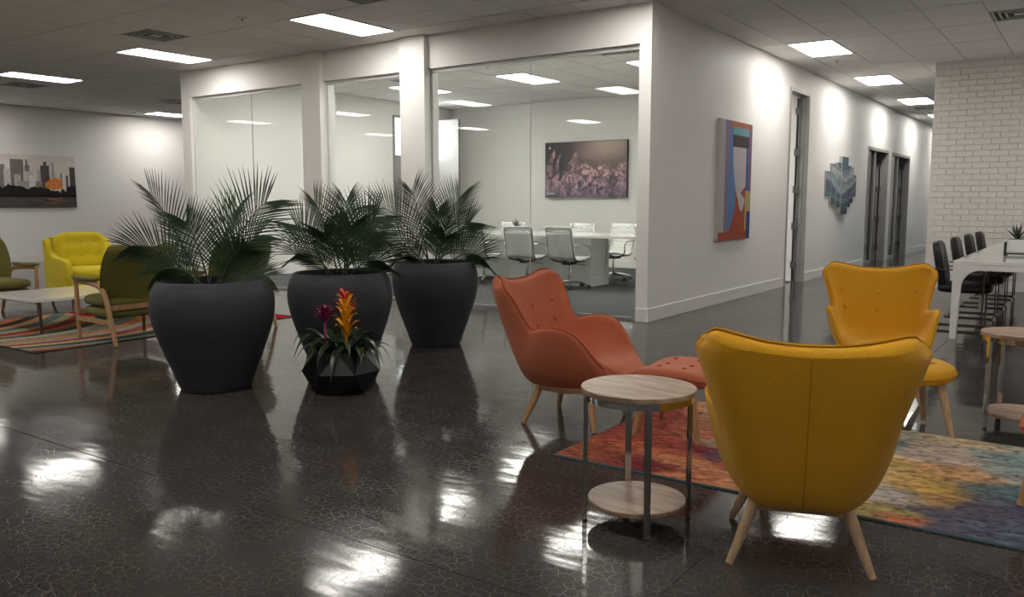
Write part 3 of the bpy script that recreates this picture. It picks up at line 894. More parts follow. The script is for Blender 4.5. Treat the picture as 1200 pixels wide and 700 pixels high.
# ------------------------------------------------------------------ rugs
def rug(name, label, x0, x1, y0, y1, colour, edge, res=0.011):
    root = thing(name, label, 'rug', (x0, y0, 0))
    W, D = x1 - x0, y1 - y0
    bev(MB().box((0, 0, 0.0005), (W, D, 0.0085)).build('backing', edge, root), 0.003)
    print_grid('pile', (0.008, 0.008, 0.0095), (W - 0.016, 0, 0), (0, D - 0.016, 0), int(W / res), int(D / res), lambda u, v: colour(u * W, v * D, W, D), 'rug', root)
    return root
def rug_right(x, y, W, D):
    wx = x + 0.16 * (fbm(x * 3, y * 9, 3) - 0.5) + 0.10 * (fbm(x * 9, y * 22, 9) - 0.5)
    wy_ = y + 0.16 * (fbm(x * 3, y * 8, 5) - 0.5) + 0.06 * (fbm(x * 10, y * 25, 19) - 0.5)
    blobs = [  # x, y, rx, ry, colour
        (0.15, 0.15, .25, .2, (150, 75, 50)), (0.45, 0.10, .22, .12, (110, 30, 40)), (0.35, 0.35, .3, .12, (185, 90, 50)), (0.6, 0.25, .25, .1, (190, 120, 70)),
        (0.75, 0.06, .2, .1, (180, 105, 60)), (0.25, 0.6, .3, .2, (165, 70, 50)), (0.55, 0.5, .2, .12, (110, 35, 50)), (0.5, 0.8, .3, .2, (175, 95, 60)), (0.75, 0.55, .14, .2, (90, 85, 105)),
        (0.85, 0.35, .15, .12, (150, 60, 50)), (0.15, 1.0, .3, .3, (160, 70, 55)), (0.55, 1.2, .3, .3, (175, 130, 95)), (0.9, 0.95, .25, .2, (190, 150, 90)), (0.65, 0.68, .18, .08, (150, 150, 125)),
        (1.0, 0.2, .2, .2, (175, 120, 75)), (1.3, 0.5, .25, .22, (160, 150, 140)), (1.25, 0.15, .3, .10, (185, 130, 80)), (1.55, 0.10, .14, .10, (150, 140, 75)), (1.45, 0.35, .25, .12, (165, 155, 145)),
        (1.6, 0.55, .3, .12, (185, 145, 60)), (1.4, 0.85, .25, .12, (180, 150, 65)), (1.75, 0.85, .25, .12, (190, 140, 85)), (1.35, 1.2, .14, .16, (85, 115, 115)), (1.65, 1.15, .2, .2, (170, 150, 135)),
        (1.3, 1.42, .3, .1, (165, 160, 145)), (1.7, 1.42, .3, .1, (185, 160, 120)), (1.72, 0.40, .12, .1, (165, 120, 50)), (1.95, 0.3, .2, .3, (85, 82, 100)), (2.25, 0.15, .3, .2, (75, 90, 105)),
        (2.0, 0.65, .2, .16, (80, 105, 110)), (2.2, 0.5, .2, .2, (85, 80, 105)), (2.05, 0.95, .2, .14, (140, 150, 145)), (2.0, 1.3, .22, .2, (120, 140, 140)), (2.3, 1.0, .2, .3, (95, 115, 120)), (2.3, 1.4, .2, .2, (160, 140, 110)),
        (1.62, 0.05, .1, .05, (185, 90, 60)), (1.25, 0.95, .1, .07, (175, 95, 60)), (1.05, 1.2, .2, .2, (150, 150, 125)), (1.05, 0.6, .16, .2, (185, 140, 70))]
    acc = np.zeros(x.shape + (3,)); ws = np.zeros(x.shape)
    for (bx, by, rx, ry, c) in blobs:
        g = np.exp(-1.6 * (((wx - bx) / rx) ** 2 + ((wy_ - by) / ry) ** 2)) ** 1.5 + 1e-9
        acc += g[..., None] * np.array(srgb(*c)); ws += g
    c = acc / ws[..., None]
    st = fbm(x * 8, y * 45, 31, 3)                      # woven streaks along the length
    c = c * (0.62 + 0.76 * st)[..., None]
    fine = fbm(x * 26, y * 50, 41, 3)
    c = c * (0.45 + 1.1 * fine)[..., None]
    sp_ = (fbm(x * 34, y * 70, 47, 2) > 0.68)
    c = np.where(sp_[..., None], c * 0.5, c)
    g_ = c.mean(-1, keepdims=True)
    c = g_ + (c - g_) * 0.80
    return np.clip(c * 1.45, 0, 1)
tag(rug('area_rug', 'multicoloured abstract rug under the yellow and orange wing chairs', -2.245, 0.22, 3.565, 5.11, rug_right, 'rug_edge'), group='area rugs')
def rug_left(x, y, W, D):
    # ribbons that fan out from the near left corner region, each its own flat colour
    pal = [srgb(*c) for c in ((196, 120, 62), (120, 138, 126), (182, 160, 112), (58, 96, 108), (205, 112, 60), (150, 60, 42), (176, 164, 122), (92, 118, 118), (200, 140, 84), (60, 52, 44), (190, 96, 52), (140, 148, 128), (58, 84, 96), (206, 168, 110), (172, 62, 44), (148, 156, 140))]
    p = W - x                                           # distance from the near edge beside the planters
    f = (p * 2.3 + 0.55 * np.sin(y * 1.7 + 0.6) + 0.25 * y) * (1.9 - 0.32 * y) + 0.8 * np.sin(p * 1.1 + y * 0.8)
    f = f * 1.9 + 40
    i = np.floor(f).astype(int); fr = f - i
    c = np.array(pal)[i % len(pal)]
    red = ((x < 0.55) & (y > 1.5)) | (y > 2.45)
    g_ = c.mean(-1, keepdims=True); c = g_ + (c - g_) * 0.78
    c = np.where(red[..., None], np.array(srgb(165, 22, 40)), c)
    line = (fr < 0.08)
    c = np.where(line[..., None], c * 0.35, c)
    return c * (0.75 + 0.5 * fbm(x * 40, y * 40, 5, 2))[..., None]
tag(rug('area_rug', 'wavy striped rug under the white coffee table and olive armchairs', -9.98, -7.50, 3.48, 6.36, rug_left, 'rug_edge2', 0.014), group='area rugs')

# ------------------------------------------------------------------ palms in charcoal planters
def frond(base, tip, lift, n=34, ll=0.26, seed=0, droop=0.10, wid=0.0060):
    """pinnate frond: rachis from base to tip, bowed upwards by lift, with leaflets on both sides"""
    rr = random.Random(seed)
    B, Tp = Vector(base), Vector(tip)
    C1 = B + (Tp - B) * 0.5 + Vector((0, 0, lift * 0.75))
    def pt(t): return B * (1 - t) ** 2 + C1 * (2 * t * (1 - t)) + Tp * t * t
    def tn(t): return ((C1 - B) * (2 * (1 - t)) + (Tp - C1) * (2 * t)).normalized()
    stem = MB().tube([pt(t) for t in np.linspace(0, 1, 14)], [0.008 - 0.0065 * t for t in np.linspace(0, 1, 14)], 5)
    lv = MB()
    hd = Vector((Tp.x - B.x, Tp.y - B.y, 0))
    if hd.length < 0.05: hd = Vector((1, 0, 0))
    side0 = hd.normalized().cross(Vector((0, 0, 1)))
    side1 = Vector((-math.sin(YAW), math.cos(YAW), 0)).cross((Tp - B).normalized())      # blades mostly open towards the room
    if side1.length > 0.3:
        if side1.dot(side0) < 0: side0 = -side0
        side0 = (side1.normalized() + side0 * 0.35).normalized()
    tw = rr.uniform(-0.9, 0.9)
    for k in range(n):
        t = 0.20 + 0.80 * k / (n - 1)
        for s in (-1, 1):
            tt = min(1, t + rr.uniform(-0.008, 0.008))
            P, Tn = pt(tt), tn(tt)
            sd = (side0 - Tn * side0.dot(Tn)).normalized()
            nm = sd.cross(Tn).normalized()
            if nm.z < 0: nm = -nm
            sd = (sd * math.cos(tw * 0.5) + nm * math.sin(tw * 0.5)).normalized()
            nm = Tn.cross(sd).normalized()
            if nm.z < 0: nm = -nm
            L = ll * 1.12 * (0.45 + 0.55 * math.sin(PI * min(1, 0.2 + 0.72 * (t - 0.2) / 0.8))) * rr.uniform(0.88, 1.1)
            fwd_ = 0.55 + 1.1 * t * t
            d = (sd * s + Tn * fwd_ + nm * 0.28).normalized()
            ax = Tn.cross(d).normalized()
            q1 = P + d * L * 0.45
            q2 = P + d * L * 0.98 + Vector((0, 0, -droop * L * rr.uniform(0.4, 1.0)))
            wv = (d.cross(nm)).normalized() * wid
            dp = nm * wid * 0.35
            lv.add([P, P + wv * 0.5, q1 + wv, q1 - dp, q1 - wv, P - wv * 0.5, q2], [(0, 1, 2, 3), (0, 3, 4, 5), (3, 2, 6), (4, 3, 6)])
    return stem, lv

def make_palm(label, loc, fronds, seed, scale=1.0):
    root = thing('potted_palm', label, 'potted plant', loc)
    pot = [(0.215, 0.0), (0.235, 0.012), (0.275, 0.12), (0.335, 0.28), (0.385, 0.43), (0.408, 0.54), (0.410, 0.62), (0.398, 0.69), (0.372, 0.745), (0.358, 0.765), (0.345, 0.768), (0.338, 0.755), (0.345, 0.70), (0.345, 0.66)]
    P = cr(pot, 60)
    MB().lathe([(r * scale, z) for r, z in P], 72).build('pot', 'pot', root, True, 60)
    MB().lathe([(0.36 * scale, 0.685), (0.345 * scale, 0.692), (0.2, 0.705), (0.02, 0.71)], 40).build('soil', 'soil', root, True)
    rr = random.Random(seed)
    R, Fw = Vector((math.cos(YAW), math.sin(YAW), 0)), Vector((-math.sin(YAW), math.cos(YAW), 0))
    for k, (lat, dep, upz, lift, ll) in enumerate(fronds):
        b = R * (lat * 0.12 + rr.uniform(-.05, .05)) + Fw * (dep * 0.15 + rr.uniform(-.05, .05)) + Vector((0, 0, 0.70))
        t = R * lat + Fw * dep + Vector((0, 0, 0.765 + upz))
        st, lv = frond(b, t, lift, n=rr.randint(22, 26), ll=ll, seed=seed * 100 + k)
        o = lv.build('frond', 'palm', root)
        st.build('rachis', 'palm_stem', o, True)
    return root
F1 = [(-.40, .00, .60, .16, .34), (-.52, -.10, .24, .26, .28), (.38, .05, .54, .24, .40), (.14, .12, .48, .12, .34), (-.12, -.10, .40, .16, .30), (.30, -.14, .20, .22, .26),
      (-.32, -.16, .06, .22, .22), (.36, .10, .02, .18, .22), (.24, .30, .30, .18, .30)]
F2 = [(-.18, .0, .54, .14, .34), (-.34, .05, .36, .20, .36), (.04, .1, .54, .10, .32), (.28, .0, .42, .18, .38), (-.32, -.08, .14, .22, .28), (.36, -.08, .08, .20, .26), (.10, -.1, .34, .16, .34), (-.08, -.16, .30, .14, .30),
      (.22, .26, .30, .18, .30)]
F3 = [(-.20, .0, .64, .12, .36), (-.54, .05, .52, .30, .34), (.22, .05, .58, .16, .42), (.32, .05, .36, .20, .34), (.02, .12, .46, .12, .30), (-.54, -.05, .18, .28, .28), (.44, -.10, .04, .22, .32),
      (.10, -.16, .22, .18, .28), (-.32, -.1, .02, .2, .24)]
p1 = make_palm('palm in large charcoal planter nearest the olive armchairs, leftmost of three', (-5.07, 3.57, 0), F1, 1, 1.02)
p2 = make_palm('palm in large charcoal planter behind the flowering bromeliads, middle of three', (-4.83, 4.55, 0), F2, 2, 0.98)
p3 = make_palm('palm in large charcoal planter nearest the orange wing chair, rightmost of three', (-4.98, 5.87, 0), F3, 3, 0.96)
for p in (p1, p2, p3): p['group'] = 'palms in charcoal planters'

# bromeliads in a faceted black planter
br = thing('bromeliad_planter', 'black faceted planter with yellow and purple bromeliads on the floor', 'potted plant', (-4.27, 4.02, 0))
N = 7
def ring(r, z, off): return [(r * math.cos(2 * PI * (k + off) / N), r * math.sin(2 * PI * (k + off) / N), z) for k in range(N)]
vs = ring(0.205, 0.0, 0.0) + ring(0.275, 0.15, 0.5) + ring(0.205, 0.29, 0.0) + ring(0.185, 0.29, 0.0) + ring(0.185, 0.24, 0.0)
fs = [tuple(range(N - 1, -1, -1))]
for k in range(N):
    l = (k + 1) % N
    fs += [(k, l, N + k), (l, N + l, N + k), (N + k, N + l, 2 * N + l), (N + k, 2 * N + l, 2 * N + k), (2 * N + k, 2 * N + l, 3 * N + l, 3 * N + k), (3 * N + k, 3 * N + l, 4 * N + l, 4 * N + k)]
MB().add(vs, fs).build('pot', 'facet', br)
MB().lathe([(0.19, 0.245), (0.15, 0.262), (0.02, 0.27)], 20).build('soil', 'soil', br, True)
def strap(base, d, L, w, arch, up, n=8):
    """arching strap leaf"""
    d = Vector(d).normalized(); B = Vector(base); s = d.cross(Vector((0, 0, 1))).normalized()
    G_ = []
    for k in range(n + 1):
        t = k / n
        p = B + d * L * t * (1 - 0.15 * t) + Vector((0, 0, up * math.sin(min(1, t * 1.1) * PI / 2) - arch * t ** 2.4))
        ww = w * (0.55 + 0.9 * math.sin(PI * min(0.98, t * 0.8 + 0.12))) * (1 if t < .7 else max(0.04, (1 - t) / .3))
        G_.append([p - s * ww, p + Vector((0, 0, -ww * 0.45)), p + s * ww])
    return MB().grid(G_)
rr = random.Random(4)
for cx, cy, nl, Lm in ((0.03, 0.0, 13, 0.36), (-0.10, 0.04, 11, 0.33), (0.10, 0.07, 10, 0.33)):
    for k in range(nl):
        q = 2 * PI * k / nl + rr.uniform(-.2, .2)
        L = Lm * rr.uniform(0.75, 1.15)
        strap((cx + 0.02 * math.cos(q), cy + 0.02 * math.sin(q), 0.265), (math.cos(q), math.sin(q), 0), L, 0.019, L * rr.uniform(0.35, 0.95), L * rr.uniform(0.35, 0.75)).build('leaf', 'brom', br, True)
Rv, Fv = Vector((math.cos(YAW), math.sin(YAW), 0)), Vector((-math.sin(YAW), math.cos(YAW), 0))
def spike(lat, dep, z0, z1, material, n, L, w):
    m = MB()
    c = Rv * lat + Fv * dep
    m.tube([(c.x, c.y, 0.26), (c.x, c.y, z1 - 0.02)], 0.009, 8)
    for k in range(n):
        t = k / (n - 1)
        q = k * 2.4
        z = z0 + (z1 - z0) * t
        l = L * (1 - 0.45 * t)
        g = strap((c.x, c.y, z), (math.cos(q), math.sin(q), 0), l * 0.80, w * (1 - 0.3 * t), l * 0.22, l * (0.62 + 0.45 * t), 6)
        m.add(g.v, g.f)
    return m.build('flower_spike', material, br, True)
spike(0.045, -0.05, 0.38, 0.60, 'bract_y', 22, 0.165, 0.016)
spike(0.025, 0.05, 0.50, 0.63, 'bract_r', 18, 0.15, 0.014)
spike(-0.105, -0.02, 0.47, 0.53, 'bract_p', 24, 0.14, 0.013)
br.rotation_euler = (0, 0, 0)

# ------------------------------------------------------------------ olive armchairs
def make_olive(label):
    root = thing('olive_armchair', label, 'armchair', group='olive armchairs around the coffee table')
    for s in (-1, 1):
        x = s * 0.32
        MB().tube([(x, 0.31, 0.0), (x, 0.315, 0.3), (x, 0.32, 0.545)], [0.017, 0.021, 0.020], 12).build('front_leg', 'oak', root, True, 40)
        MB().tube(cr([(x, -0.40, 0.0), (x, -0.33, 0.2), (x, -0.26, 0.40), (x, -0.17, 0.515), (x, 0.02, 0.55), (x, 0.335, 0.555)], 24), [0.015 + 0.010 * math.sin(PI * t) for t in np.linspace(0.1, 0.8, 24)], 12).build('arm_and_rear_leg', 'oak', root, True, 40)
        MB().tube([(x, 0.31, 0.20), (x, -0.33, 0.205)], 0, flat=(0.02, 0.042)).build('stretcher', 'oak', root)
        MB().pad((x, 0.11, 0.583), (0.085, 0.50, 0.045), 0.6, 0, 20, 8, fn=lambda p: (p.x * (1.0 + 0.25 * p.y / 0.25), p.y, p.z + 0.012 * (p.y / 0.25) ** 2)).build('arm_pad', 'olive', root, True)
    MB().tube([(-0.32, 0.30, 0.265), (0.32, 0.30, 0.265)], 0, flat=(0.022, 0.05)).build('front_rail', 'oak', root)
    MB().tube([(-0.31, -0.285, 0.335), (0.31, -0.285, 0.335)], 0, flat=(0.022, 0.045)).build('rear_rail', 'oak', root)
    MB().pad((0, 0.02, 0.275), (0.60, 0.60, 0.10), 0.35, 0, 28, 8).build('seat_base', 'olive', root, True)
    MB().pad((0, 0.03, 0.375), (0.60, 0.62, 0.11), 0.4, 0.015, 28, 8).build('seat_cushion', 'olive', root, True)
    # curved upholstered back
    G_ = []
    prof = cr([(0.33, 0.270, -0.225), (0.40, 0.285, -0.24), (0.52, 0.325, -0.275), (0.66, 0.345, -0.325), (0.79, 0.34, -0.375), (0.862, 0.315, -0.398), (0.880, 0.255, -0.402)], 26)   # z, half width, y
    for z, hw, y in prof:
        row = []
        for k in range(15):
            u = -1 + 2 * k / 14
            row.append((hw * u, y + 0.105 * abs(u) ** 2.2 * (1.1 - 0.4 * (z - 0.33)), z + 0.012 * (1 - u * u)))
        G_.append(row)
    o = MB().grid(G_).build('backrest', 'olive', root, True)
    sol = o.modifiers.new('thickness', 'SOLIDIFY'); sol.thickness = 0.07; sol.offset = 0
    bv = o.modifiers.new('bevel', 'BEVEL'); bv.width = 0.025; bv.segments = 4; bv.limit_method = 'ANGLE'
    return root
g1 = make_olive('olive armchair with wooden arms seen from behind, left of the planters')
place(g1, (-7.60, 4.40, 0.01), heading(-1, 0.06))
g2 = place(copy_tree(g1), (-7.50, 5.44, 0.01), heading(-1, 0.0), 'olive armchair with wooden arms half hidden behind the leftmost palm')
g3 = place(copy_tree(g1), (-10.36, 4.40, 0), heading(1, 0.12), 'olive armchair cut by the left edge, facing right')

# lemon yellow tufted armchair
ly = thing('lemon_armchair', 'bright yellow tufted armchair with dark legs against the left wall', 'armchair', (-10.74, 5.72, 0), heading(0.99, -0.14))
def slab_poly(xa, xb, prof):
    """extrude a y-z outline across x"""
    n = len(prof)
    return MB().add([(xa, y, z) for y, z in prof] + [(xb, y, z) for y, z in prof], [tuple(range(n)), tuple(range(2 * n - 1, n - 1, -1))] + [(i, n + i, n + (i + 1) % n, (i + 1) % n) for i in range(n)])
for s in (-1, 1):
    prof = [(0.36, 0.17), (0.38, 0.40), (0.37, 0.52), (0.33, 0.575), (0.24, 0.60), (-0.10, 0.62), (-0.25, 0.70), (-0.34, 0.84), (-0.40, 0.84), (-0.36, 0.17)]
    o = slab_poly(s * 0.32, s * 0.41, prof).build('arm', 'lemon', ly, True, 40); bev(o, 0.022, 4)
o = slab_poly(-0.335, 0.335, [(-0.26, 0.18), (-0.40, 0.18), (-0.425, 0.86), (-0.33, 0.86)]).build('back', 'lemon', ly, True, 40); bev(o, 0.02, 4)
MB().pad((0, 0.03, 0.255), (0.64, 0.68, 0.17), 0.25, 0, 28, 8).build('seat_base', 'lemon', ly, True)
MB().pad((0, 0.06, 0.40), (0.64, 0.66, 0.15), 0.35, 0.02, 28, 8).build('seat_cushion', 'lemon', ly, True)
tl = Matrix.Rotation(math.radians(11), 3, 'X')
def dimp(p):
    y = p.y
    if p.y > 0:
        for bx in (-0.17, 0, 0.17):
            for bz in (-0.08, 0.10):
                y -= 0.030 * math.exp(-((p.x - bx) ** 2 + (p.z - bz) ** 2) / 0.0035)
    return (p.x, y, p.z)
MB().pad((0, -0.245, 0.69), (0.64, 0.17, 0.46), 0.4, 0, 64, 40, tilt=tl, fn=dimp).build('back_cushion', 'lemon', ly, True)
for bx in (-0.17, 0, 0.17):
    for bz in (-0.08, 0.10):
        p = tl @ Vector((bx, 0.055, bz)) + Vector((0, -0.245, 0.69))
        MB().pad(p, (0.03, 0.02, 0.03), 1, 0, 10, 6).build('button', 'lemon', ly, True)
for sx in (-1, 1):
    for sy in (-1, 1):
        MB().tube([(sx * 0.30, sy * 0.28, 0.18), (sx * 0.34, sy * 0.36, 0.0)], [0.024, 0.014], 10).build('leg', 'darkwood', ly, True, 40)

# white coffee table
ct = thing('coffee_table', 'low white coffee table with thin dark legs on the striped rug', 'coffee table', (-8.97, 4.78, 0.0105))
bev(MB().box((-0.52, -0.84, 0.320), (0.52, 0.84, 0.352)).build('table_top', 'white_lam', ct), 0.003)
for sx in (-1, 1):
    for sy in (-1, 1):
        MB().box((sx * 0.45 - 0.011, sy * 0.75 - 0.011, 0), (sx * 0.45 + 0.011, sy * 0.75 + 0.011, 0.32)).build('leg', 'bronze', ct)
MB().box((-0.44, -0.76, 0.295), (0.44, -0.74, 0.319)).box((-0.44, 0.74, 0.295), (0.44, 0.76, 0.319)).build('rail', 'bronze', ct)

# ------------------------------------------------------------------ pictures and screen
# skyline canvas on the left wall
XL = X0
sk = thing('skyline_canvas', 'grey city skyline canvas with orange tree on left wall', 'picture', (XL, 0, 0))
ya, yb_, za, zb = 8.40, 10.10, 1.20, 2.355
MB().box((0.001, ya, za), (0.040, yb_, zb)).build('stretched_canvas', 'canvas_edge', sk)
def skyline(u, v):
    c = np.empty(u.shape + (3,)); c[:] = srgb(198, 190, 185)
    c += (0.10 * (fbm(u * 6, v * 14, 3) - 0.5))[..., None]
    r = np.random.RandomState(5)
    # towers (left, right, top, grey)
    for a, b, t, g in [(0.0, .05, .84, 105), (.04, .11, .80, 95), (.10, .20, .72, 150), (.18, .34, .90, 92), (.22, .30, .62, 140), (.35, .41, .80, 98), (.365, .395, .90, 98), (.33, .46, .68, 150), (.40, .48, .60, 168), (.50, .58, .72, 140), (.55, .66, .80, 70), (.585, .625, .87, 70),
                       (.62, .66, .60, 60), (.67, .74, .70, 150), (.69, .72, .86, 130), (.74, .82, .62, 160), (.80, .82, .66, 90), (.87, .90, .62, 80), (.92, 1.0, .78, 62), (.25, .40, .50, 125), (.48, .56, .50, 110)]:
        mk = (u > a) & (u < b) & (v < t) & (v > .3)
        win_ = 0.5 + ((np.floor(u * 75) + np.floor(v * 50)) % 2)
        g = min(225, int(g * 1.22)); col = np.array(srgb(g, g - 5, g - 7))
        c = np.where(mk[..., None], col * (0.82 + 0.3 * win_ * vnoise(u * 60, v * 60, 2))[..., None], c)
    tree = v < 0.38 + 0.22 * (fbm(u * 14, u * 0 + 2, 7) - 0.5) + 0.12 * np.maximum(0, u - .84) + 0.07 * np.maximum(0, 0.15 - u)
    c = np.where(tree[..., None], np.array(srgb(34, 31, 31)) * (0.6 + 0.9 * fbm(u * 50, v * 50, 9))[..., None], c)
    ot = ((u - .715) / .125) ** 2 + ((v - .45) / .13) ** 2 < 0.55 + 1.1 * (fbm(u * 30, v * 24, 12) - 0.25)
    c = np.where(ot[..., None], np.array(srgb(205, 122, 62)) * (0.55 + 0.9 * fbm(u * 60, v * 60, 14))[..., None], c)
    bank = (v < .235) & (v > .20)
    c = np.where(bank[..., None], np.array(srgb(22, 20, 20)), c)
    water = v < .20
    wv = fbm(u * 10, v * 60, 21)
    wc = np.array(srgb(74, 69, 68)) * (0.6 + 0.8 * wv)[..., None]
    rf = np.exp(-((u - .70) / .1) ** 2) * (v > .08) * (wv > .45)
    wc = wc + rf[..., None] * np.array(srgb(120, 60, 40)) * 0.8
    return np.clip(np.where(water[..., None], wc, c) * 1.35, 0, 0.9)
print_grid('print', (0.0412, ya, za), (0, yb_ - ya, 0), (0, 0, zb - za), 150, 100, skyline, 'print', sk)

# abstract canvas on the corridor wall
ab = thing('abstract_canvas', 'tall abstract painting of blue, lilac and red curves on corridor wall', 'picture', (XW, 0, 0))
ya, yb_, za, zb = 10.16, 11.32, 0.82, 2.35
MB().box((0.001, ya, za), (0.045, yb_, zb)).build('stretched_canvas', 'canvas_edge', ab)
def abstract(u, v):
    S_ = lambda *c: np.array(srgb(*c))
    c = np.empty(u.shape + (3,)); c[:] = S_(178, 172, 176)
    def put(mk, col):
        nonlocal c
        c = np.where(mk[..., None], S_(*col), c)
    put(u > .16, (138, 120, 140)); put(u > .30, (110, 96, 128)); put((u > .27) & (u < .40), (92, 130, 180))
    put(u > .40, (178, 172, 178))
    put((u > .40) & (v > .87), (112, 160, 172)); put((v > .955) & (u > .3), (170, 96, 66)); put((u > .38) & (v > .79) & (v < .885) & (u < .90), (62, 60, 62))
    put((u > .82) & (v < .79) & (v > .42), (74, 96, 160)); put((u > .90) & (v > .44), (128, 92, 120))
    put((u > .80) & (v < .42), (178, 160, 112))
    # red ground that sweeps up in a curve between the blue field and the pale drop shape
    wl = .40 + .30 * np.clip((.79 - v) / .57, 0, 1) ** 2.2
    brd = np.where(v > .34, .50, .50 - .20 * (np.clip(.34 - v, 0, 1) / .27) ** 2)
    low = (v < .79) & (u > .27) & (u < .82)
    put(low & (v < .46) | (v < .07), (164, 78, 56))
    put(low & (u < np.minimum(brd, wl)) & (v > .07), (92, 130, 178))
    put(low & (u > wl) & (v > .24 + .12 * np.clip((u - .70) / .12, -1, 1) ** 2), (186, 180, 184))
    put((u > .88) & (v < .24), (52, 70, 128))
    tri = (u > .66) & (v > .34) & (v < .46) & (np.abs(v - .40) < (u - .66) * .35) & (u < .82)
    put(tri, (160, 66, 52))
    return c
print_grid('print', (0.0462, ya, za), (0, yb_ - ya, 0), (0, 0, zb - za), 110, 140, abstract, 'print', ab)

# stepped wooden wall art of painted boards
wa = thing('board_wall_art', 'stepped wall art of blue and grey painted boards on corridor wall', 'wall art', (XW, 0, 0))
boards = [(15.20, 15.52, 1.42, 1.86, .025), (15.52, 15.86, 1.28, 2.00, .035), (15.86, 16.14, 1.22, 2.03, .045), (16.14, 16.62, 1.09, 2.15, .055), (16.62, 16.90, 1.22, 2.00, .045), (16.90, 17.14, 1.30, 1.98, .035), (17.14, 17.40, 1.42, 1.84, .025)]
for k, (a, b, z0, z1, t) in enumerate(boards):
    bd = bev(MB().box((0.001, a + .004, z0), (t, b - .004, z1)).build('board', 'canvas_edge', wa), 0.004)
    def paint(u, v, a=a, b=b, z0=z0, z1=z1):
        Y = a + (b - a) * u; Z = z0 + (z1 - z0) * v
        f = Z * 3.2 - np.abs(Y - 16.3) * 0.9 + 0.5 * fbm(Y * 3, Z * 4, 3)
        w_ = fbm(Y * 2 + f, Z * 2 + f * 1.4, 8)
        pal_ = np.array([srgb(*c) for c in ((64, 66, 74), (70, 92, 108), (96, 128, 138), (84, 100, 120), (150, 160, 168), (110, 142, 152), (172, 172, 174), (120, 132, 146), (78, 104, 118))])
        i = np.clip(((f - 3.7) * 2.7 + w_ * 2).astype(int), 0, 8)
        pl = pal_[i]; g_ = pl.mean(-1, keepdims=True); pl = g_ + (pl - g_) * 0.75
        return pl * (0.8 + 0.4 * fbm(Y * 9, Z * 30, 4))[..., None]
    print_grid('painted_face', (t + .0012, a + .008, z0 + .004), (0, b - a - .016, 0), (0, 0, z1 - z0 - .008), 16, 44, paint, 'print', bd)

# wall screen in the meeting room
tv = thing('wall_screen', 'wide flat wall screen showing pink grasses in the meeting room', 'television', (0, 15.0, 0))
xa, xb, za, zb = -9.62, -7.70, 1.425, 2.545
bev(MB().box((xa, -0.075, za), (xb, -0.02, zb)).build('case', 'dark_edge', tv), 0.005)
MB().box((xa + 0.5, -0.02, za + 0.3), (xb - 0.5, -0.001, zb - 0.3)).build('wall_bracket', 'black_plastic', tv)
MB().box((xa, -0.079, za - 0.012), (xb, -0.03, za - 0.001)).build('bottom_trim', 'steel', tv)
def grasses(u, v):
    c = np.array(srgb(44, 38, 44)) * np.ones(u.shape + (3,))
    glow = np.exp(-(((u - .78) / .28) ** 2 + ((v - .95) / .35) ** 2))
    c = c + glow[..., None] * np.array(srgb(150, 128, 110))
    c = c + (np.exp(-(((u - .5) / .18) ** 2 + ((v - .75) / .25) ** 2)) * .6)[..., None] * np.array(srgb(96, 72, 72))
    pink = np.array(srgb(205, 158, 152)); mauve = np.array(srgb(124, 104, 124))
    hgt = .38 + .22 * fbm(u * 7, u * 0 + 3, 5) + .12 * u
    for pc, pw, ph in ((.08, .06, .96), (.17, .05, .80), (.36, .07, .93), (.42, .05, .72), (.27, .04, .52)):
        hgt = np.maximum(hgt, ph * np.exp(-((u - pc - .03 * np.sin(v * 9)) / pw) ** 2))
    n = 0.7 * fbm(u * 46, v * 26, 17, 2) + 0.3 * np.random.RandomState(3).rand(*u.shape)
    clump = fbm(u * 16, v * 9, 23, 3)
    dens = np.clip((hgt + .10 * (clump - .5) - v) * 7, 0, 1) * np.clip((clump - .22) * 2.2, 0.15, 1)
    t = np.clip(v * 1.6, 0, 1)[..., None]
    blos = (mauve * (1 - t) + pink * t) * (0.35 + 1.0 * n)[..., None]
    k_ = np.clip(dens * ((n - 0.28) * 4.0), 0, 1)[..., None]
    c = c * (0.8 + .3 * n)[..., None] * (1 - k_) + blos * k_
    c = np.where(((u > .03) & (u < .12) & (v > .045) & (v < .065))[..., None], np.array(srgb(190, 185, 185)), c)
    c = np.where(((((u - .055) / .012) ** 2 + ((v - .91) / .018) ** 2) < 1)[..., None], np.array(srgb(200, 195, 195)), c)
    return c
print_grid('display', (xa + .012, -0.0762, za + .012), (xb - xa - .024, 0, 0), (0, 0, zb - za - .024), 180, 104, grasses, 'screen', tv)

# ------------------------------------------------------------------ meeting room table and chairs
tb = thing('meeting_table', 'long white meeting table with panelled base behind the glass', 'table', (0, 0, 0.006))
def boat(z0, z1, xa, xb, yc, hw, n=20):
    top = []
    for k in range(n + 1):
        t = -1 + 2 * k / n
        top.append(((xa + xb) / 2 + (xb - xa) / 2 * t, yc - hw * (1 - 0.13 * t * t)))
    for k in range(n, -1, -1):
        t = -1 + 2 * k / n
        top.append(((xa + xb) / 2 + (xb - xa) / 2 * t, yc + hw * (1 - 0.13 * t * t)))
    n2 = len(top)
    return MB().add([(x, y, z0) for x, y in top] + [(x, y, z1) for x, y in top], [tuple(range(n2 - 1, -1, -1)), tuple(range(n2, 2 * n2))] + [(i, (i + 1) % n2, n2 + (i + 1) % n2, n2 + i) for i in range(n2)])
YT = 11.55
bev(boat(0.765, 0.805, -10.9, -5.45, YT, 0.62).build('table_top', 'white_lam', tb), 0.006)
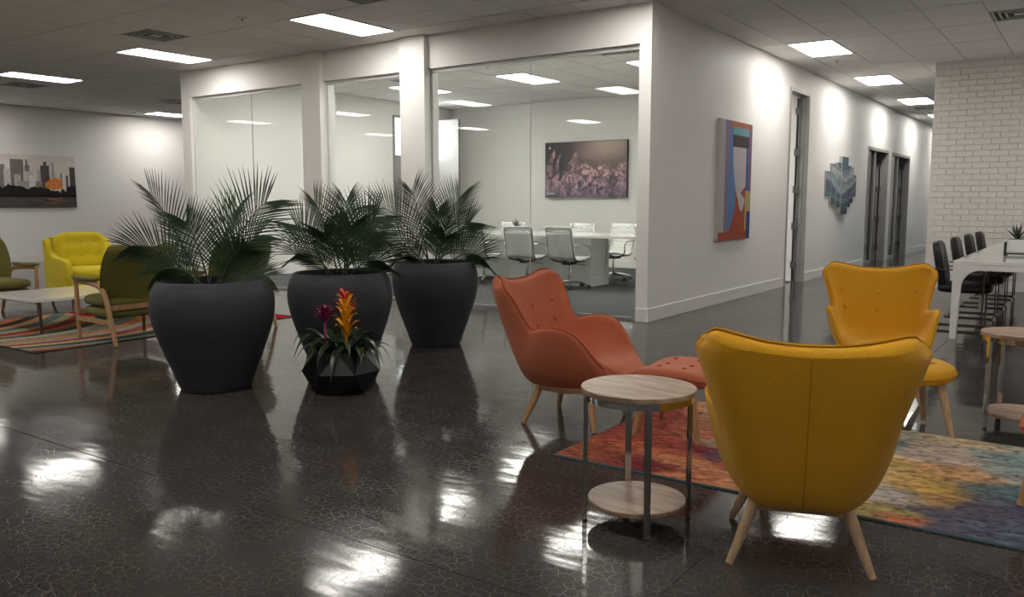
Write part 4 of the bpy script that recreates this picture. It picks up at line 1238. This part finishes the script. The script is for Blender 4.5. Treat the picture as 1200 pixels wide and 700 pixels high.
for x0_, x1_ in ((-7.35, -6.42), (-9.95, -9.0)):
    b = MB().box((x0_, YT - 0.30, 0.05), (x1_, YT + 0.28, 0.764)).build('pedestal', 'white_sat', tb)
    MB().box((x0_ - 0.012, YT - 0.312, 0.0), (x1_ + 0.012, YT + 0.292, 0.06)).build('plinth', 'white_sat', b)
    m = MB()
    for (ya_, yb2, za_, zb2) in ((YT - .30, YT - .23, .06, .764), (YT + .21, YT + .28, .06, .764), (YT - .23, YT + .21, .69, .764), (YT - .23, YT + .21, .06, .13)):
        m.box((x1_, ya_, za_), (x1_ + 0.014, yb2, zb2))
    m.build('panel_frame', 'white_sat', b)
MB().box((-9.0, YT - 0.26, 0.05), (-7.35, YT - 0.22, 0.70)).build('modesty_panel', 'white_sat', tb)

def make_office_chair(label):
    root = thing('office_chair', label, 'office chair', group='white ribbed meeting chairs')
    side = cr([(0.235, 0.475), (0.20, 0.462), (0.0, 0.440), (-0.14, 0.440), (-0.205, 0.475), (-0.235, 0.56), (-0.265, 0.72), (-0.315, 0.94)], 40)
    # sling, ribbed
    for nm, k0, k1, mt in (('seat', 0, 18, 'white_lea'), ('backrest', 18, 40, 'white_lea')):
        G_ = []
        seg = np.array([side[min(int(t), 39)] + (side[min(int(t) + 1, 39)] - side[min(int(t), 39)]) * (t - int(t)) for t in np.linspace(k0, k1 - 1 if nm == 'backrest' else k1, 65)])
        tng = np.gradient(seg, axis=0); nn = np.stack([-tng[:, 1], tng[:, 0]], 1); nn /= np.linalg.norm(nn, axis=1)[:, None]
        for i, (y, z) in enumerate(seg):
            rib = 0.006 * abs(math.sin(PI * i / 6.4))
            G_.append([(x, y - nn[i][0] * rib * (-1), z - nn[i][1] * rib) if False else (x, y - nn[i][0] * rib, z - nn[i][1] * rib) for x in (-0.225, -0.11, 0, 0.11, 0.225)])
        o = MB().grid(G_).build(nm, mt, root, True)
        so = o.modifiers.new('thickness', 'SOLIDIFY'); so.thickness = 0.012; so.offset = 0
    bk = [(0, y - 0.014, z) for y, z in side[21:38]]
    Gb = [[(x, p[1], p[2]) for x in (-0.222, 0, 0.222)] for p in bk]
    o = MB().grid(Gb).build('back_panel', 'greymesh', root, True)
    so = o.modifiers.new('thickness', 'SOLIDIFY'); so.thickness = 0.004; so.offset = 0
    for s in (-1, 1):
        MB().tube([(s * 0.235, y, z) for y, z in side], 0.014, 8).build('side_rail', 'chrome', root, True)
        MB().tube(cr([(s * 0.24, -0.255, 0.66), (s * 0.285, -0.20, 0.672), (s * 0.29, 0.0, 0.665), (s * 0.29, 0.08, 0.64), (s * 0.29, 0.11, 0.57), (s * 0.285, 0.10, 0.49), (s * 0.24, 0.08, 0.452)], 24), 0.013, 8).build('armrest', 'chrome', root, True)
    MB().tube([(-0.235, -0.295, 0.865), (0.235, -0.295, 0.865)], 0.009, 8).build('back_bar', 'chrome', root, True)
    MB().tube([(-0.235, 0.05, 0.43), (0, 0.0, 0.385), (0.235, 0.05, 0.43)], 0.012, 8).tube([(-0.235, -0.15, 0.43), (0, -0.06, 0.385), (0.235, -0.15, 0.43)], 0.012, 8).box((-0.07, -0.12, 0.365), (0.07, 0.06, 0.395)).build('tilt_mechanism', 'black_plastic', root, True, 40)
    MB().tube([(0.05, 0.0, 0.38), (0.27, 0.02, 0.365)], 0.006, 6).build('lever', 'black_plastic', root)
    MB().lathe([(0.028, 0.07), (0.028, 0.20), (0.018, 0.205), (0.018, 0.37)], 16).build('gas_lift', 'chrome', root, True, 40)
    bs = MB()
    ca = []
    for k in range(5):
        q = 2 * PI * k / 5 + 0.3
        c, s = math.cos(q), math.sin(q)
        bs.tube([(0.02 * c, 0.02 * s, 0.115), (0.16 * c, 0.16 * s, 0.105), (0.30 * c, 0.30 * s, 0.068)], [0.022, 0.018, 0.012], 8)
        ca.append((0.30 * c, 0.30 * s, q))
    bs.lathe([(0.04, 0.09), (0.04, 0.13)], 16).build('star_base', 'chrome', root, True, 40)
    for x, y, q in ca:
        m = MB()
        for off in (-0.016, 0.016):
            a = Vector((-math.sin(q), math.cos(q), 0)) * off
            b = Vector((-math.sin(q), math.cos(q), 0)) * (off + math.copysign(0.014, off))
            m.tube([Vector((x, y, 0.030)) + a, Vector((x, y, 0.030)) + b], 0.029, 12)
        m.tube([(x, y, 0.03), (x, y, 0.07)], 0.009, 6)
        m.build('caster', 'black_plastic', root)
    return root
oc = make_office_chair('white meeting chair seen from behind, nearest the glass wall joint')
chairs = [(-6.55, 10.88, heading(0.10, 1), 'white meeting chair seen from behind, rightmost along the near side'),
          (-7.32, 10.84, heading(-0.12, 1), 'white meeting chair seen from behind, just left of the glass joint'),
          (-8.17, 10.86, heading(0.10, 1), 'white meeting chair seen from behind between palm and orange chair'),
          (-9.95, 10.86, heading(-0.05, 1), 'white meeting chair half hidden behind the middle of the palms'),
          (-8.88, 12.42, heading(0.05, -1), 'white meeting chair on the far side, left of the tabletop plant'),
          (-7.42, 12.42, heading(0.0, -1), 'white meeting chair on the far side, right of the tabletop plant'),
          (-6.66, 12.46, heading(-0.1, -1), 'white meeting chair on the far side under the screen corner'),
          (-5.42, 11.50, heading(-1, 0.12), 'white meeting chair at the table end, half hidden by wall')]
for k, (x, y, rz, lab) in enumerate(chairs):
    place(oc if k == 0 else copy_tree(oc), (x, y, 0.0065), rz, lab)

def spiky(root, c, n, L, w, material='aloe', seed=1, partname='leaf'):
    rr = random.Random(seed)
    for k in range(n):
        q = k * 2.399
        t = k / n
        el = 0.35 + 0.9 * t
        d = Vector((math.cos(q) * math.cos(el), math.sin(q) * math.cos(el), math.sin(el)))
        l = L * rr.uniform(0.7, 1.1)
        P = Vector(c)
        s = d.cross(Vector((0, 0, 1))).normalized(); nn = s.cross(d)
        m = MB().add([P - s * w * .6, P + s * w * .6, P + d * l * .4 + s * w + nn * .1 * l, P + d * l * .4 - nn * w * .8 + nn * .1 * l, P + d * l * .4 - s * w + nn * .1 * l, P + d * l + nn * .22 * l, P - nn * w * .6], [(0, 1, 2, 4), (1, 6, 3, 2), (6, 0, 4, 3), (4, 2, 5), (2, 3, 5), (3, 4, 5)])
        m.build(partname, material, root)
sp1 = thing('desk_succulent', 'tiny succulent in white pot on the meeting table', 'potted plant', (-8.15, 11.75, 0.8115))
MB().lathe([(0.10, 0), (0.125, 0.02), (0.125, 0.095), (0.115, 0.095), (0.11, 0.08)], 20).build('pot', 'white_sat', sp1, True, 40)
spiky(sp1, (0, 0, 0.075), 14, 0.17, 0.016)

# ------------------------------------------------------------------ white dining table, black chairs
dt = thing('white_table', 'long glossy white table at right before the brick wall', 'table', (-1.13, 8.95, 0))
W_, L_ = 1.15, 4.75
bev(MB().box((0, 0, 0.715), (W_, L_, 0.755)).build('table_top', 'white_lam', dt), 0.004)
def arch_leg(x_out, inward, y0, y1):
    """flat leg with a rounded knee into the apron"""
    pr = [(0.0, 0.0), (0.055, 0.0), (0.075, 0.50)]
    for k in range(9):
        q = PI * 0.5 * k / 8
        pr.append((0.075 + 0.16 * (1 - math.cos(q)) + 0.0, 0.50 + 0.165 * math.sin(q)))
    pr += [(0.25, 0.665), (0.25, 0.7148), (0.0, 0.7148)]
    P = [(x_out + inward * a, z) for a, z in pr]
    n = len(P)
    return MB().add([(x, y0, z) for x, z in P] + [(x, y1, z) for x, z in P], [tuple(range(n)), tuple(range(2 * n - 1, n - 1, -1))] + [(i, (i + 1) % n, n + (i + 1) % n, n + i) for i in range(n)])
for (x, inw) in ((0.0, 1), (W_, -1)):
    for y in (0.002, L_ / 2 - 0.035, L_ - 0.072):
        o = arch_leg(x, inw, y, y + 0.07).build('leg', 'white_met', dt)
for y in (0.002, L_ - 0.052):
    MB().box((0.25, y, 0.664), (W_ - 0.25, y + 0.05, 0.7148)).build('apron', 'white_met', dt)
for x in (0.002, W_ - 0.042):
    MB().box((x, 0.08, 0.67), (x + 0.04, L_ / 2 - 0.04, 0.7148)).box((x, L_ / 2 + 0.04, 0.67), (x + 0.04, L_ - 0.08, 0.7148)).build('side_rail', 'white_met', dt)

def make_black_chair(label):
    root = thing('black_chair', label, 'chair', group='black leather chairs at the white table')
    MB().pad((0, 0.04, 0.435), (0.47, 0.50, 0.10), 0.35, 0.01, 28, 10).build('seat', 'black_lea', root, True)
    def bend(p): return (p.x, p.y - 0.05 * (1 - math.cos((p.z + 0.24) * 1.6)) * 1.3 + 0.02 * (p.x / 0.23) ** 2, p.z)
    bk = MB().pad((0, -0.20, 0.665), (0.46, 0.085, 0.49), 0.32, 0, 40, 24, tilt=Matrix.Rotation(math.radians(8), 3, 'X'), fn=bend).build('backrest', 'black_lea', root, True)
    st = MB()
    st.tube([(-0.20, -0.158, 0.72), (0.20, -0.158, 0.72)], 0.003, 6)
    st.tube([(0, -0.150, 0.50), (0, -0.175, 0.88)], 0.003, 6)
    st.build('stitching', 'black_plastic', bk)
    for s in (-1, 1):
        x = s * 0.262
        MB().tube([(x, -0.24, 0.63), (x, 0.20, 0.63), (x, 0.22, 0.61), (x, 0.22, 0.03), (x, 0.20, 0.0075), (x, -0.27, 0.0075)], 0, flat=(0.035, 0.014)).build('side_frame', 'bronze', root)
        MB().tube([(x, -0.24, 0.63), (s * 0.21, -0.245, 0.63)], 0, flat=(0.03, 0.014)).build('arm_bracket', 'bronze', root)
    MB().tube([(-0.262, -0.265, 0.0075), (0.262, -0.265, 0.0075)], 0, flat=(0.035, 0.014)).build('floor_bar', 'bronze', root)
    MB().tube([(-0.262, 0.215, 0.385), (0.262, 0.215, 0.385)], 0, flat=(0.03, 0.014)).build('seat_bar', 'bronze', root)
    return root
bc = make_black_chair('')
ys = [(9.72, 'nearest'), (10.95, 'second'), (12.12, 'third'), (13.28, 'farthest')]
for k, (y, w_) in enumerate(ys):
    place(bc if k == 0 else copy_tree(bc), (-1.14, y, 0), heading(1, 0.03), ['black leather chair nearest the camera on the white table left side', 'second black leather chair along the white table left side',
                                                                       'third black leather chair along the white table left side', 'black leather chair nearest the brick wall, white table left side'][k])
for y, lab in ((9.85, 'black leather chair on the far right side under the white table'), (10.95, 'second black leather chair on the white table right side')):
    place(copy_tree(bc), (-0.02, y, 0), heading(-1, 0.0), lab)

ap = thing('aloe_planter', 'aloe in white box planter with black metal stand on white table', 'potted plant', (-0.70, 10.16, 0.755))
bev(MB().box((-0.10, -0.10, 0.035), (0.10, 0.10, 0.20)).build('pot', 'white_sat', ap), 0.004)
MB().box((-0.09, -0.09, 0.2), (0.09, 0.09, 0.204)).build('soil', 'soil', ap)
m = MB()
for sx in (-1, 1):
    for sy in (-1, 1):
        m.box((sx * 0.116 - 0.012, sy * 0.116 - 0.012, 0), (sx * 0.116 + 0.012, sy * 0.116 + 0.012, 0.165))
m.box((-0.116, -0.126, 0.018), (0.116, -0.108, 0.034)).box((-0.116, 0.108, 0.018), (0.116, 0.126, 0.034)).box((-0.126, -0.116, 0.018), (-0.108, 0.116, 0.034)).box((0.108, -0.116, 0.018), (0.126, 0.116, 0.034))
m.build('stand', 'black_iron', ap)
spiky(ap, (0, 0, 0.20), 16, 0.20, 0.018, seed=3)
ap.scale = (0.85, 0.85, 0.85)
ap2 = place(copy_tree(ap), (-0.42, 11.25, 0.755), 0.4, 'second aloe box planter on the white table, cut by right edge')
ap['group'] = ap2['group'] = 'aloe planters on the white table'
